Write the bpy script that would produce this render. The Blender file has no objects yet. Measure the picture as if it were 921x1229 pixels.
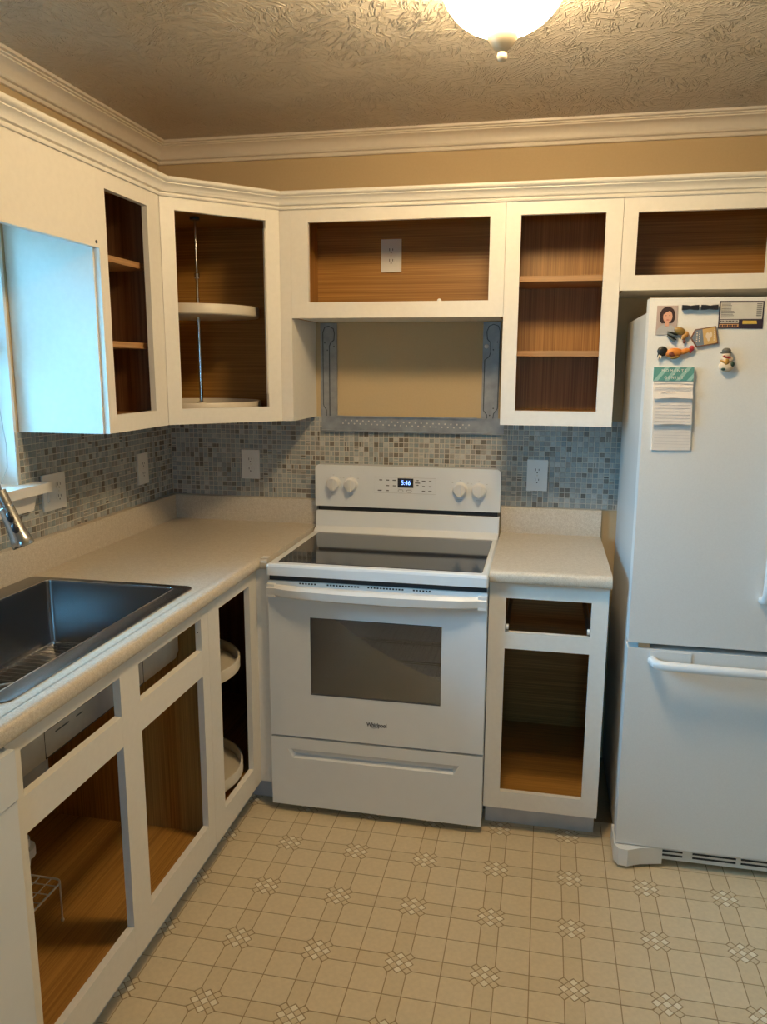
import bpy, bmesh, math, random
from mathutils import Matrix, Vector
random.seed(7)
S = bpy.context.scene
COL = S.collection
PI = math.pi

# ------------------------------------------------------------------ camera
yaw, pit, rol, FPX = -0.20197, -0.18253, 0.004345, 942.74
F = Vector((math.sin(yaw)*math.cos(pit), math.cos(yaw)*math.cos(pit), math.sin(pit)))
R = Vector((math.cos(yaw), -math.sin(yaw), 0)); U = R.cross(F)
R2 = R*math.cos(rol)+U*math.sin(rol); U2 = -R*math.sin(rol)+U*math.cos(rol)
cam = bpy.data.cameras.new('camera'); co = bpy.data.objects.new('camera', cam); COL.objects.link(co)
co.matrix_world = Matrix(((R2.x, U2.x, -F.x, 1.56904), (R2.y, U2.y, -F.y, -3.10996), (R2.z, U2.z, -F.z, 1.57353), (0, 0, 0, 1)))
cam.sensor_fit = 'VERTICAL'; cam.sensor_height = 32.0; cam.lens = FPX/1229*32.0; cam.clip_start = 0.02
S.camera = co

# ------------------------------------------------------------------ world, daylight, exposure
wd = bpy.data.worlds.new('world'); S.world = wd; wd.use_nodes = True
nt = wd.node_tree; nt.nodes.clear()
wo = nt.nodes.new('ShaderNodeOutputWorld'); bg = nt.nodes.new('ShaderNodeBackground')
tc = nt.nodes.new('ShaderNodeTexCoord'); sp = nt.nodes.new('ShaderNodeSeparateXYZ'); rp = nt.nodes.new('ShaderNodeValToRGB')
rp.color_ramp.elements[0].position = 0.42; rp.color_ramp.elements[0].color = (0.10, 0.26, 0.33, 1)
rp.color_ramp.elements[1].position = 0.60; rp.color_ramp.elements[1].color = (0.19, 0.60, 1.0, 1)
mr = nt.nodes.new('ShaderNodeMapRange'); mr.inputs[1].default_value = -1; mr.inputs[2].default_value = 1
nt.links.new(tc.outputs['Generated'], sp.inputs[0]); nt.links.new(sp.outputs[2], mr.inputs[0])
nt.links.new(mr.outputs[0], rp.inputs[0]); nt.links.new(rp.outputs[0], bg.inputs[0])
nt.links.new(bg.outputs[0], wo.inputs[0]); bg.inputs[1].default_value = 33.0
LAMP_STRENGTH = 82.0
vs = S.view_settings
vs.view_transform = 'Standard'; vs.look = 'None'; vs.exposure = 0.16; vs.gamma = 1.0; vs.use_curve_mapping = False
S.cycles.max_bounces = 10; S.cycles.diffuse_bounces = 6; S.cycles.transparent_max_bounces = 12
S.cycles.sample_clamp_indirect = 6.0

ROOM_X, ROOM_Y, ROOM_Z = 3.2, -5.0, 2.445
W1 = (-1.93, -1.0, 1.215, 2.05)       # window in the left wall: y0 y1 z0 z1
W2 = (1.35, 1.91, 1.32, 1.84)            # unseen window added behind the camera for cool daylight: x0 x1 z0 z1
def portal(name, loc, rot, sx, sy):
    l = bpy.data.lights.new(name, 'AREA'); l.shape = 'RECTANGLE'; l.size = sx; l.size_y = sy; l.cycles.is_portal = True
    o = bpy.data.objects.new(name, l); COL.objects.link(o); o.location = loc; o.rotation_euler = rot
portal('daylight_portal', (-0.145, (W1[0]+W1[1])/2, (W1[2]+W1[3])/2), (0, -PI/2, 0), W1[3]-W1[2], W1[1]-W1[0])
portal('daylight_portal', ((W2[0]+W2[1])/2, ROOM_Y-0.145, (W2[2]+W2[3])/2), (PI/2, 0, 0), W2[1]-W2[0], W2[3]-W2[2])

# ------------------------------------------------------------------ materials
MATS = {}
def newmat(name):
    m = bpy.data.materials.new(name); m.use_nodes = True; MATS[name] = m
    n = m.node_tree; b = n.nodes['Principled BSDF']
    return m, n, b
def N(n, t, **kw):
    x = n.nodes.new(t)
    for k, v in kw.items(): setattr(x, k, v)
    return x
def plain(name, col, rough=0.5, metal=0.0, var=0.04, scale=30.0, bump=0.0, spec=0.5, coat=0.0):
    m, n, b = newmat(name)
    tcn = N(n, 'ShaderNodeTexCoord'); nz = N(n, 'ShaderNodeTexNoise'); nz.inputs['Scale'].default_value = scale; nz.inputs['Detail'].default_value = 4
    n.links.new(tcn.outputs['Object'], nz.inputs['Vector'])
    r = N(n, 'ShaderNodeValToRGB')
    r.color_ramp.elements[0].position = .3; r.color_ramp.elements[1].position = .7
    r.color_ramp.elements[0].color = tuple(c*(1-var) for c in col)+(1,); r.color_ramp.elements[1].color = tuple(min(1, c*(1+var)) for c in col)+(1,)
    n.links.new(nz.outputs['Fac'], r.inputs[0]); n.links.new(r.outputs[0], b.inputs['Base Color'])
    b.inputs['Roughness'].default_value = rough; b.inputs['Metallic'].default_value = metal
    b.inputs['Specular IOR Level'].default_value = spec
    if coat: b.inputs['Coat Weight'].default_value = coat; b.inputs['Coat Roughness'].default_value = 0.08
    if bump:
        bp = N(n, 'ShaderNodeBump'); bp.inputs['Strength'].default_value = bump; bp.inputs['Distance'].default_value = 0.002
        n.links.new(nz.outputs['Fac'], bp.inputs['Height']); n.links.new(bp.outputs[0], b.inputs['Normal'])
    return m
def oak(name, axis, dark, light, rough=0.45, dens=1.0):
    m, n, b = newmat(name)
    tcn = N(n, 'ShaderNodeTexCoord'); mp = N(n, 'ShaderNodeMapping')
    sc = [230*dens, 230*dens, 230*dens]; sc['xyz'.index(axis)] = 2.2
    mp.inputs['Scale'].default_value = sc
    n.links.new(tcn.outputs['Object'], mp.inputs['Vector'])
    n1 = N(n, 'ShaderNodeTexNoise'); n1.inputs['Scale'].default_value = 1.0; n1.inputs['Detail'].default_value = 5; n1.inputs['Distortion'].default_value = .3
    n.links.new(mp.outputs[0], n1.inputs['Vector'])
    mp2 = N(n, 'ShaderNodeMapping'); s2 = [9, 9, 9]; s2['xyz'.index(axis)] = 1.1; mp2.inputs['Scale'].default_value = s2
    n.links.new(tcn.outputs['Object'], mp2.inputs['Vector'])
    n2 = N(n, 'ShaderNodeTexNoise'); n2.inputs['Scale'].default_value = 1.0; n2.inputs['Detail'].default_value = 2
    n.links.new(mp2.outputs[0], n2.inputs['Vector'])
    mx = N(n, 'ShaderNodeMath', operation='MULTIPLY_ADD'); mx.inputs[1].default_value = .20
    n.links.new(n2.outputs['Fac'], mx.inputs[0])
    sc2 = N(n, 'ShaderNodeMath', operation='MULTIPLY'); sc2.inputs[1].default_value = .85
    n.links.new(n1.outputs['Fac'], sc2.inputs[0]); n.links.new(sc2.outputs[0], mx.inputs[2])
    r = N(n, 'ShaderNodeValToRGB'); r.color_ramp.elements[0].position = .40; r.color_ramp.elements[1].position = .68
    r.color_ramp.elements[0].color = dark+(1,); r.color_ramp.elements[1].color = light+(1,)
    n.links.new(mx.outputs[0], r.inputs[0]); n.links.new(r.outputs[0], b.inputs['Base Color'])
    b.inputs['Roughness'].default_value = rough
    bp = N(n, 'ShaderNodeBump'); bp.inputs['Strength'].default_value = .15; bp.inputs['Distance'].default_value = .001
    n.links.new(n1.outputs['Fac'], bp.inputs['Height']); n.links.new(bp.outputs[0], b.inputs['Normal'])
    return m

WHITE = plain('white_cabinet_paint', (0.80, 0.765, 0.70), .42, var=.02, scale=60, bump=.06)
OAKD, OAKL = (0.30, 0.140, 0.028), (0.49, 0.255, 0.060)
OAK = {a: oak('oak_grain_'+a, a, OAKD, OAKL) for a in 'xyz'}
OAKP = {a: oak('pale_oak_edge_'+a, a, (0.36, 0.19, 0.075), (0.50, 0.29, 0.13)) for a in 'xy'}
WAL = {a: oak('brown_walnut_print_'+a, a, (0.15, 0.070, 0.032), (0.27, 0.135, 0.062), dens=.5) for a in 'yz'}
TANW = plain('tan_wall_paint', (0.56, 0.43, 0.255), .75, var=.02, scale=120, bump=.15)
TRIMW = plain('cream_trim_paint', (0.74, 0.68, 0.59), .4, var=.02, scale=50)
STEEL = plain('brushed_stainless', (0.34, 0.34, 0.345), .26, 1.0, var=.03, scale=150)
CHROME = plain('bright_chrome', (0.72, 0.72, 0.72), .16, 1.0, var=.02)
NICKEL = plain('brushed_nickel', (0.60, 0.60, 0.59), .25, 1.0, var=.03)
CHAMP = plain('champagne_finial', (0.66, 0.56, 0.42), .38, .35, var=.02)
GALV = plain('galvanized_steel', (0.34, 0.355, 0.37), .45, .55, var=.16, scale=25)
GALVD = plain('dark_steel_crease', (0.10, 0.11, 0.12), .5, .6)
ENAMEL = plain('white_appliance_enamel', (0.79, 0.82, 0.84), .22, var=.01, scale=20, coat=.3)
FRIDGEW = plain('white_textured_steel', (0.76, 0.76, 0.74), .36, var=.02, scale=260, bump=.12)
FRIDGES = plain('grey_white_case_paint', (0.58, 0.57, 0.545), .45, var=.03, scale=260, bump=.15)
PLASTW = plain('white_plastic', (0.78, 0.77, 0.74), .35, var=.01)
IVORY = plain('ivory_plastic', (0.72, 0.68, 0.60), .4, var=.02)
PANC = plain('cream_plastic_tray', (0.66, 0.60, 0.50), .4, var=.02)
BLACK = plain('black_plastic', (0.018, 0.018, 0.020), .4)
DARKG = plain('dark_gap_rubber', (0.03, 0.03, 0.035), .6)
GLASSTOP = plain('black_ceramic_glass', (0.020, 0.022, 0.026), .07, var=.0, spec=.7)
CAVITY = plain('grey_oven_cavity', (0.60, 0.61, 0.61), .5)
PADG = plain('grey_sound_coating', (0.62, 0.60, 0.57), .7, var=.05, bump=.2)
PVC = plain('white_pvc', (0.74, 0.73, 0.70), .35)
GREYP = plain('grey_plastic_canister', (0.40, 0.40, 0.40), .4)
TOEV = plain('grey_vinyl_toe_kick', (0.58, 0.575, 0.57), .5, var=.06, scale=20)
INK = plain('grey_print_ink', (0.06, 0.06, 0.065), .6)
LGREY = plain('light_grey_print', (0.50, 0.50, 0.49), .5)
GROUT = plain('pale_grout', (0.55, 0.51, 0.44), .85, var=.06, scale=200, bump=.2)
VLINE = plain('brown_vinyl_joint', (0.34, 0.24, 0.125), .6, var=.1, scale=90)
VTILE = plain('beige_vinyl', (0.67, 0.565, 0.385), .42, var=.05, scale=70, bump=.15)
VSTRIP = plain('beige_vinyl_band', (0.645, 0.54, 0.36), .42, var=.05, scale=70, bump=.15)
VLIGHT = plain('pale_vinyl_diamond', (0.80, 0.735, 0.58), .42, var=.04, scale=70)
PAPER = plain('cream_paper', (0.80, 0.73, 0.66), .8, var=.02)
RULE = plain('grey_ruled_line', (0.50, 0.45, 0.43), .8)
TEAL = plain('teal_print', (0.10, 0.30, 0.265), .6)
TEALL = plain('light_teal_print', (0.30, 0.52, 0.47), .6)

def counter_mat():
    m, n, b = newmat('speckled_beige_laminate')
    tcn = N(n, 'ShaderNodeTexCoord')
    a = N(n, 'ShaderNodeTexNoise'); a.inputs['Scale'].default_value = 330; a.inputs['Detail'].default_value = 3
    c = N(n, 'ShaderNodeTexNoise'); c.inputs['Scale'].default_value = 90; c.inputs['Detail'].default_value = 2
    for q in (a, c): n.links.new(tcn.outputs['Object'], q.inputs['Vector'])
    r = N(n, 'ShaderNodeValToRGB'); e = r.color_ramp.elements
    e[0].position = .36; e[0].color = (0.50, 0.43, 0.335, 1); e[1].position = .66; e[1].color = (0.68, 0.62, 0.52, 1)
    k = e.new(.5); k.color = (0.585, 0.52, 0.42, 1)
    ad = N(n, 'ShaderNodeMath', operation='MULTIPLY_ADD'); ad.inputs[1].default_value = .7
    s = N(n, 'ShaderNodeMath', operation='MULTIPLY'); s.inputs[1].default_value = .3
    n.links.new(a.outputs['Fac'], ad.inputs[0]); n.links.new(c.outputs['Fac'], s.inputs[0]); n.links.new(s.outputs[0], ad.inputs[2])
    n.links.new(ad.outputs[0], r.inputs[0]); n.links.new(r.outputs[0], b.inputs['Base Color'])
    b.inputs['Roughness'].default_value = .38
    return m
LAMINATE = counter_mat()
def ceiling_mat():
    m, n, b = newmat('stomped_ceiling_plaster')
    tcn = N(n, 'ShaderNodeTexCoord')
    wob = N(n, 'ShaderNodeTexNoise'); wob.inputs['Scale'].default_value = 14
    n.links.new(tcn.outputs['Object'], wob.inputs['Vector'])
    hs = []
    for off, vsn in ((0.0, 9.5), (3.7, 12.0)):
        mp = N(n, 'ShaderNodeMapping'); mp.inputs['Location'].default_value = (off, off*1.7, 0)
        n.links.new(tcn.outputs['Object'], mp.inputs['Vector'])
        dm = N(n, 'ShaderNodeVectorMath', operation='MULTIPLY_ADD'); dm.inputs[1].default_value = (.09, .09, 0)
        n.links.new(wob.outputs['Color'], dm.inputs[0]); n.links.new(mp.outputs[0], dm.inputs[2])
        v = N(n, 'ShaderNodeTexVoronoi'); v.inputs['Scale'].default_value = vsn
        n.links.new(dm.outputs[0], v.inputs['Vector'])
        an = N(n, 'ShaderNodeSeparateColor'); n.links.new(v.outputs['Color'], an.inputs[0])
        am = N(n, 'ShaderNodeMath', operation='MULTIPLY'); am.inputs[1].default_value = 6.28
        n.links.new(an.outputs[0], am.inputs[0])
        vr = N(n, 'ShaderNodeVectorRotate', rotation_type='Z_AXIS')
        n.links.new(mp.outputs[0], vr.inputs['Vector']); n.links.new(am.outputs[0], vr.inputs['Angle'])
        m2 = N(n, 'ShaderNodeMapping'); m2.inputs['Scale'].default_value = (23, 115, 1)
        n.links.new(vr.outputs[0], m2.inputs['Vector'])
        nz = N(n, 'ShaderNodeTexNoise'); nz.inputs['Scale'].default_value = 1; nz.inputs['Detail'].default_value = 2; nz.inputs['Distortion'].default_value = .4
        n.links.new(m2.outputs[0], nz.inputs['Vector'])
        r = N(n, 'ShaderNodeValToRGB'); e = r.color_ramp.elements
        e[0].position = .53; e[0].color = (0, 0, 0, 1); e[1].position = .70; e[1].color = (1, 1, 1, 1)
        n.links.new(nz.outputs['Fac'], r.inputs[0]); hs.append(r)
    mx = N(n, 'ShaderNodeMath', operation='MAXIMUM')
    n.links.new(hs[0].outputs[0], mx.inputs[0]); n.links.new(hs[1].outputs[0], mx.inputs[1])
    bp = N(n, 'ShaderNodeBump'); bp.inputs['Strength'].default_value = .9; bp.inputs['Distance'].default_value = .008
    n.links.new(mx.outputs[0], bp.inputs['Height']); n.links.new(bp.outputs[0], b.inputs['Normal'])
    b.inputs['Base Color'].default_value = (0.62, 0.555, 0.46, 1); b.inputs['Roughness'].default_value = .32
    return m
CEIL = ceiling_mat()
def tile_mat():
    m, n, b = newmat('glazed_mosaic_tile')
    at = N(n, 'ShaderNodeAttribute'); at.attribute_name = 'tilecol'
    tcn = N(n, 'ShaderNodeTexCoord'); nz = N(n, 'ShaderNodeTexNoise'); nz.inputs['Scale'].default_value = 140
    n.links.new(tcn.outputs['Object'], nz.inputs['Vector'])
    mr_ = N(n, 'ShaderNodeMapRange'); mr_.inputs[3].default_value = .78; mr_.inputs[4].default_value = 1.22
    n.links.new(nz.outputs['Fac'], mr_.inputs[0])
    mx = N(n, 'ShaderNodeVectorMath', operation='SCALE'); n.links.new(at.outputs['Color'], mx.inputs[0]); n.links.new(mr_.outputs[0], mx.inputs['Scale'])
    n.links.new(mx.outputs[0], b.inputs['Base Color']); b.inputs['Roughness'].default_value = .25
    return m
MOSAIC = tile_mat()
def glass_mat(name, tint, gloss, rough=.02):
    m, n, b = newmat(name); n.nodes.remove(b)
    o = n.nodes['Material Output']; t = N(n, 'ShaderNodeBsdfTransparent'); t.inputs[0].default_value = tint+(1,)
    g = N(n, 'ShaderNodeBsdfGlossy'); g.inputs['Roughness'].default_value = rough
    fr = N(n, 'ShaderNodeFresnel'); fr.inputs[0].default_value = gloss
    mx = N(n, 'ShaderNodeMixShader')
    n.links.new(fr.outputs[0], mx.inputs[0]); n.links.new(t.outputs[0], mx.inputs[1]); n.links.new(g.outputs[0], mx.inputs[2])
    n.links.new(mx.outputs[0], o.inputs[0]); return m
PANE = glass_mat('clear_window_glass', (.96, .98, .98), 1.45)
OVENGLASS = glass_mat('tinted_oven_glass', (.80, .85, .89), 2.5, .20)
def emit(name, col, st):
    m, n, b = newmat(name)
    b.inputs['Base Color'].default_value = (.8, .8, .8, 1); b.inputs['Emission Color'].default_value = col+(1,); b.inputs['Emission Strength'].default_value = st
    return m
BOWL = emit('lit_frosted_glass', (1.0, 0.72, 0.39), LAMP_STRENGTH)
LED = emit('blue_clock_digits', (0.12, 0.32, 1.0), 3.0)

# ------------------------------------------------------------------ mesh helpers
def B(): return bmesh.new()
def bx(bm, x0, x1, y0, y1, z0, z1):
    v = [bm.verts.new(p) for p in ((x0,y0,z0),(x1,y0,z0),(x1,y1,z0),(x0,y1,z0),(x0,y0,z1),(x1,y0,z1),(x1,y1,z1),(x0,y1,z1))]
    for f in ((3,2,1,0),(4,5,6,7),(0,1,5,4),(1,2,6,5),(2,3,7,6),(3,0,4,7)): bm.faces.new([v[i] for i in f])
    return bm
def box(*a): return bx(B(), *a)
def prism(bm, pts, z0, z1):
    """polygon (counter-clockwise in x,y) extruded along z"""
    a = [bm.verts.new((p[0], p[1], z0)) for p in pts]; b = [bm.verts.new((p[0], p[1], z1)) for p in pts]
    bm.faces.new(a[::-1]); bm.faces.new(b)
    k = len(pts)
    for i in range(k): bm.faces.new((a[i], a[(i+1)%k], b[(i+1)%k], b[i]))
    return bm
def card(bm, pts, y0, y1):
    """polygon given in x,z extruded along y (y0 in front)"""
    a = [bm.verts.new((p[0], y0, p[1])) for p in pts]; b = [bm.verts.new((p[0], y1, p[1])) for p in pts]
    bm.faces.new(a); bm.faces.new(b[::-1])
    k = len(pts)
    for i in range(k): bm.faces.new((a[(i+1)%k], a[i], b[i], b[(i+1)%k]))
    return bm
def sweep(bm, path, prof, closed_prof=True):
    """profile (offset to the right of travel, z) along a mitred x,y path"""
    rings = []
    for i, p in enumerate(path):
        p = Vector(p[:2])
        d0 = (p-Vector(path[i-1][:2])).normalized() if i else None
        d1 = (Vector(path[i+1][:2])-p).normalized() if i < len(path)-1 else None
        n0 = Vector((d0.y, -d0.x)) if d0 else None; n1 = Vector((d1.y, -d1.x)) if d1 else None
        if n0 is None: m = n1
        elif n1 is None: m = n0
        else:
            m = (n0+n1).normalized(); m = m/max(.2, m.dot(n0))
        rings.append([bm.verts.new((p.x+m.x*o, p.y+m.y*o, z)) for o, z in prof])
    k = len(prof)
    for a, b in zip(rings, rings[1:]):
        for i in range(k if closed_prof else k-1): bm.faces.new((a[i], a[(i+1)%k], b[(i+1)%k], b[i]))
    if closed_prof: bm.faces.new(rings[0][::-1]); bm.faces.new(rings[-1])
    bmesh.ops.recalc_face_normals(bm, faces=bm.faces)
    return bm
def lathe(bm, prof, c=(0,0,0), n=32, axis='z'):
    rings = []
    for r, z in prof:
        ring = []
        for i in range(n):
            a = 2*PI*i/n; q = (r*math.cos(a), r*math.sin(a), z)
            if axis == 'y': q = (q[0], -q[2], q[1])      # profile height runs towards -y
            if axis == 'x': q = (q[2], q[0], q[1])
            ring.append(bm.verts.new((c[0]+q[0], c[1]+q[1], c[2]+q[2])))
        rings.append(ring)
    for a, b in zip(rings, rings[1:]):
        for i in range(n): bm.faces.new((a[i], a[(i+1)%n], b[(i+1)%n], b[i]))
    if prof[0][0] > 1e-6: bm.faces.new(rings[0][::-1])
    if prof[-1][0] > 1e-6: bm.faces.new(rings[-1])
    bmesh.ops.remove_doubles(bm, verts=bm.verts, dist=1e-6)
    bmesh.ops.recalc_face_normals(bm, faces=bm.faces)
    return bm
def tube(bm, pts, r, n=8, closed=False):
    pts = [Vector(p) for p in pts]; rr = r if isinstance(r, (list, tuple)) else [r]*len(pts)
    rings = []; up = None; k = len(pts)
    for i, p in enumerate(pts):
        if closed: d = (pts[(i+1)%k]-pts[i-1])
        else: d = pts[min(i+1, k-1)]-pts[max(i-1, 0)]
        d.normalize()
        if up is None:
            up = Vector((0, 0, 1)) if abs(d.z) < .9 else Vector((1, 0, 0))
        s = d.cross(up).normalized(); up = s.cross(d).normalized()
        rings.append([bm.verts.new(p+(s*math.cos(2*PI*j/n)+up*math.sin(2*PI*j/n))*rr[i]) for j in range(n)])
    pr = list(zip(rings, rings[1:]))
    if closed: pr.append((rings[-1], rings[0]))
    for a, b in pr:
        for j in range(n): bm.faces.new((a[j], a[(j+1)%n], b[(j+1)%n], b[j]))
    if not closed: bm.faces.new(rings[0][::-1]); bm.faces.new(rings[-1])
    bmesh.ops.recalc_face_normals(bm, faces=bm.faces)
    return bm
def ell(bm, c, r, rot=0.0, n=14, m=8):
    """ellipsoid, rotated about the y axis"""
    M = Matrix.Translation(c) @ Matrix.Rotation(rot, 4, 'Y') @ Matrix.Diagonal((r[0], r[1], r[2], 1))
    bmesh.ops.create_uvsphere(bm, u_segments=n, v_segments=m, radius=1.0, matrix=M)
    return bm
def rrect(x0, x1, y0, y1, r, n=5):
    pts = []
    for cx, cy, a0 in ((x1-r, y1-r, 0), (x0+r, y1-r, PI/2), (x0+r, y0+r, PI), (x1-r, y0+r, 1.5*PI)):
        for i in range(n+1):
            a = a0+PI/2*i/n; pts.append((cx+r*math.cos(a), cy+r*math.sin(a)))
    return pts
def loft(bm, loops, cap0=False, cap1=False):
    rings = [[bm.verts.new(p) for p in l] for l in loops]; k = len(rings[0])
    for a, b in zip(rings, rings[1:]):
        for i in range(k): bm.faces.new((a[i], a[(i+1)%k], b[(i+1)%k], b[i]))
    if cap0: bm.faces.new(rings[0][::-1])
    if cap1: bm.faces.new(rings[-1])
    return bm

INV = {}
def tag(o, label=None, cat=None, group=None, kind=None):
    if label: o['label'] = label
    if cat: o['category'] = cat
    if group: o['group'] = group
    if kind: o['kind'] = kind
    return o
def thing(name, label, cat, loc=(0,0,0), rotz=0.0, group=None):
    o = bpy.data.objects.new(name, None); COL.objects.link(o); o.empty_display_size = .05
    o.location = loc; o.rotation_euler = (0, 0, rotz)
    INV[o] = (Matrix.Translation(loc) @ Matrix.Rotation(rotz, 4, 'Z')).inverted()
    return tag(o, label, cat, group)
def mesh(name, bm, mat, bevel=0.0, smooth=True, seg=2):
    if bevel:
        es = [e for e in bm.edges if len(e.link_faces) == 2 and e.calc_face_angle() > .5]
        rv = bmesh.ops.bevel(bm, geom=es, offset=bevel, segments=seg, affect='EDGES', profile=.5, clamp_overlap=True)
        for f_ in bm.faces: f_.smooth = False
        for f_ in rv['faces']: f_.smooth = True
    me = bpy.data.meshes.new(name); bm.to_mesh(me); bm.free()
    me.materials.append(mat)
    if smooth and not bevel:
        me.polygons.foreach_set('use_smooth', [True]*len(me.polygons)); me.set_sharp_from_angle(angle=.65)
    return me
def obj(name, bm, mat, parent=None, bevel=0.0, world=False, label=None, kind=None, smooth=True, seg=2):
    me = bm if isinstance(bm, bpy.types.Mesh) else mesh(name, bm, mat, bevel, smooth, seg)
    o = bpy.data.objects.new(name, me); COL.objects.link(o)
    if parent:
        o.parent = parent
        if world and parent in INV: o.matrix_parent_inverse = INV[parent]
        if parent in INV: INV[o] = INV[parent] if world else None
        if world: INV[o] = INV.get(parent, Matrix())
        else: INV.pop(o, None)
    if label: o['label'] = label
    if kind: o['kind'] = kind
    return o
# sub-parts of a world-space part keep identity (their parent's local space already is world space)
def sub(name, bm, mat, parent, bevel=0.0, **kw):
    me = bm if isinstance(bm, bpy.types.Mesh) else mesh(name, bm, mat, bevel)
    o = bpy.data.objects.new(name, me); COL.objects.link(o); o.parent = parent
    for k, v in kw.items(): o[k] = v
    return o
def struct(name, bm, mat, label=None, bevel=0.0, cat=None):
    o = obj(name, bm, mat, bevel=bevel); o['kind'] = 'structure'
    if label: o['label'] = label
    o['category'] = cat or name.split('_')[0]
    return o
def text_bm(body, size, loc, rot=(PI/2, 0, 0), depth=.0004, sx=1.0, align='CENTER', bold=0.0):
    cu = bpy.data.curves.new('text', 'FONT'); cu.body = body; cu.size = size; cu.extrude = depth; cu.offset = bold; cu.align_x = align; cu.align_y = 'CENTER'; cu.resolution_u = 3
    o = bpy.data.objects.new('text', cu); COL.objects.link(o)
    bpy.context.view_layer.update()
    me = bpy.data.meshes.new_from_object(o.evaluated_get(bpy.context.evaluated_depsgraph_get()))
    bpy.data.objects.remove(o); bpy.data.curves.remove(cu)
    bm = B(); bm.from_mesh(me); bpy.data.meshes.remove(me)
    M = Matrix.Translation(loc) @ Matrix.Rotation(rot[1], 4, 'Y') @ Matrix.Rotation(rot[2], 4, 'Z') @ Matrix.Rotation(rot[0], 4, 'X') @ Matrix.Diagonal((sx, 1, 1, 1))
    bmesh.ops.transform(bm, matrix=M, verts=bm.verts)
    return bm

# ================================================================== THE ROOM
T = .14
floor = struct('floor', box(-T, ROOM_X+T, ROOM_Y-T, T, -.12, 0), VLINE, 'beige patterned vinyl kitchen floor')
struct('ceiling', box(-T, ROOM_X+T, ROOM_Y-T, T, ROOM_Z, ROOM_Z+.1), CEIL, 'stomp-textured kitchen ceiling')
struct('wall_back', box(-T, ROOM_X+T, 0, T, 0, ROOM_Z), TANW, 'tan painted wall behind the range')
b = B()
bx(b, -T, 0, ROOM_Y, W1[0], 0, ROOM_Z); bx(b, -T, 0, W1[1], 0, 0, ROOM_Z)
bx(b, -T, 0, W1[0], W1[1], 0, W1[2]-.03); bx(b, -T, 0, W1[0], W1[1], W1[3], ROOM_Z)
struct('wall_left', b, TANW, 'tan painted wall behind the sink')
struct('wall_right', box(ROOM_X, ROOM_X+T, ROOM_Y, 0, 0, ROOM_Z), TANW, 'tan painted wall beyond the refrigerator')
b = B()
bx(b, -T, W2[0], ROOM_Y-T, ROOM_Y, 0, ROOM_Z); bx(b, W2[1], ROOM_X+T, ROOM_Y-T, ROOM_Y, 0, ROOM_Z)
bx(b, W2[0], W2[1], ROOM_Y-T, ROOM_Y, 0, W2[2]); bx(b, W2[0], W2[1], ROOM_Y-T, ROOM_Y, W2[3], ROOM_Z)
struct('wall_front', b, TANW, 'tan painted wall facing the range')
# ceiling crown moulding
CR = [(0, 2.366), (.012, 2.366), (.014, 2.369), (.014, 2.373), (.007, 2.375), (.007, 2.380), (.016, 2.382), (.018, 2.386), (.016, 2.390), (.017, 2.398), (.022, 2.409), (.031, 2.419), (.043, 2.425), (.043, 2.429), (.050, 2.431), (.050, 2.435), (.060, 2.437), (.061, 2.445), (0, 2.445)]
struct('trim_1', sweep(B(), [(0, ROOM_Y), (0, 0), (ROOM_X, 0)], CR), TRIMW, 'cream crown moulding along the ceiling', cat='trim')
# wall cabinet crown moulding, one mitred run
CC = [(-.004, 2.120), (.007, 2.120), (.009, 2.123), (.009, 2.127), (.003, 2.129), (.003, 2.132), (.013, 2.134), (.015, 2.138), (.017, 2.145), (.024, 2.152), (.033, 2.156), (.033, 2.159), (.041, 2.161), (.045, 2.165), (.046, 2.170), (.044, 2.175), (-.004, 2.175)]
struct('trim_2', sweep(B(), [(.304, -2.05), (.304, -.61), (.61, -.304), (2.756, -.304)], CC), WHITE, 'white crown moulding along the cabinet tops', cat='trim')

# ---- vinyl floor pieces: 9 inch repeat
P, SW, G = .2286, .050, .0028
OX, OY = 1.0145, -.826
q = (P-SW)/2; h = q/2-G/2; ch = .0125
sq = [(-h, -h), (h, -h), (h, h-ch), (h-ch, h), (-h, h)]       # chamfered at +x +y
sqm = mesh('vinyl_tile', prism(B(), sq, 0, .0009), VTILE, smooth=False)
hs, hl = SW/2-G/2, .0
SL = P/2-G/2                                                # half band: from the cluster to the repeat's middle
dp, g2 = .0178, .0024
t1_, t2_ = dp*2.1213+g2, dp*1.4142+g2
st = [(t1_, -hs), (SL, -hs), (SL, hs), (t1_, hs), (t2_, dp*.7071), (t1_, 0), (t2_, -dp*.7071)]
stm = mesh('vinyl_band', prism(B(), st, 0, .0009), VSTRIP, smooth=False)
stuff_sq, stuff_dm, stuff_dl = B(), B(), B()
def addpoly(bm, pts, cx, cy, rot):
    c, s = math.cos(rot), math.sin(rot)
    prism(bm, [(cx+x*c-y*s, cy+x*s+y*c) for x, y in pts], 0, .0009)
TANH_X, TANH_Y = .49, .66
def infront(x, y):
    d = Vector((x, y, 0))-co.matrix_world.translation
    z = d.dot(F); u = d.dot(R2)/z*FPX/460.5; v = d.dot(U2)/z*FPX/614.5
    return z > 0 and abs(u) < 1.05 and abs(v) < 1.04
n_t = n_s = 0
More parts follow.
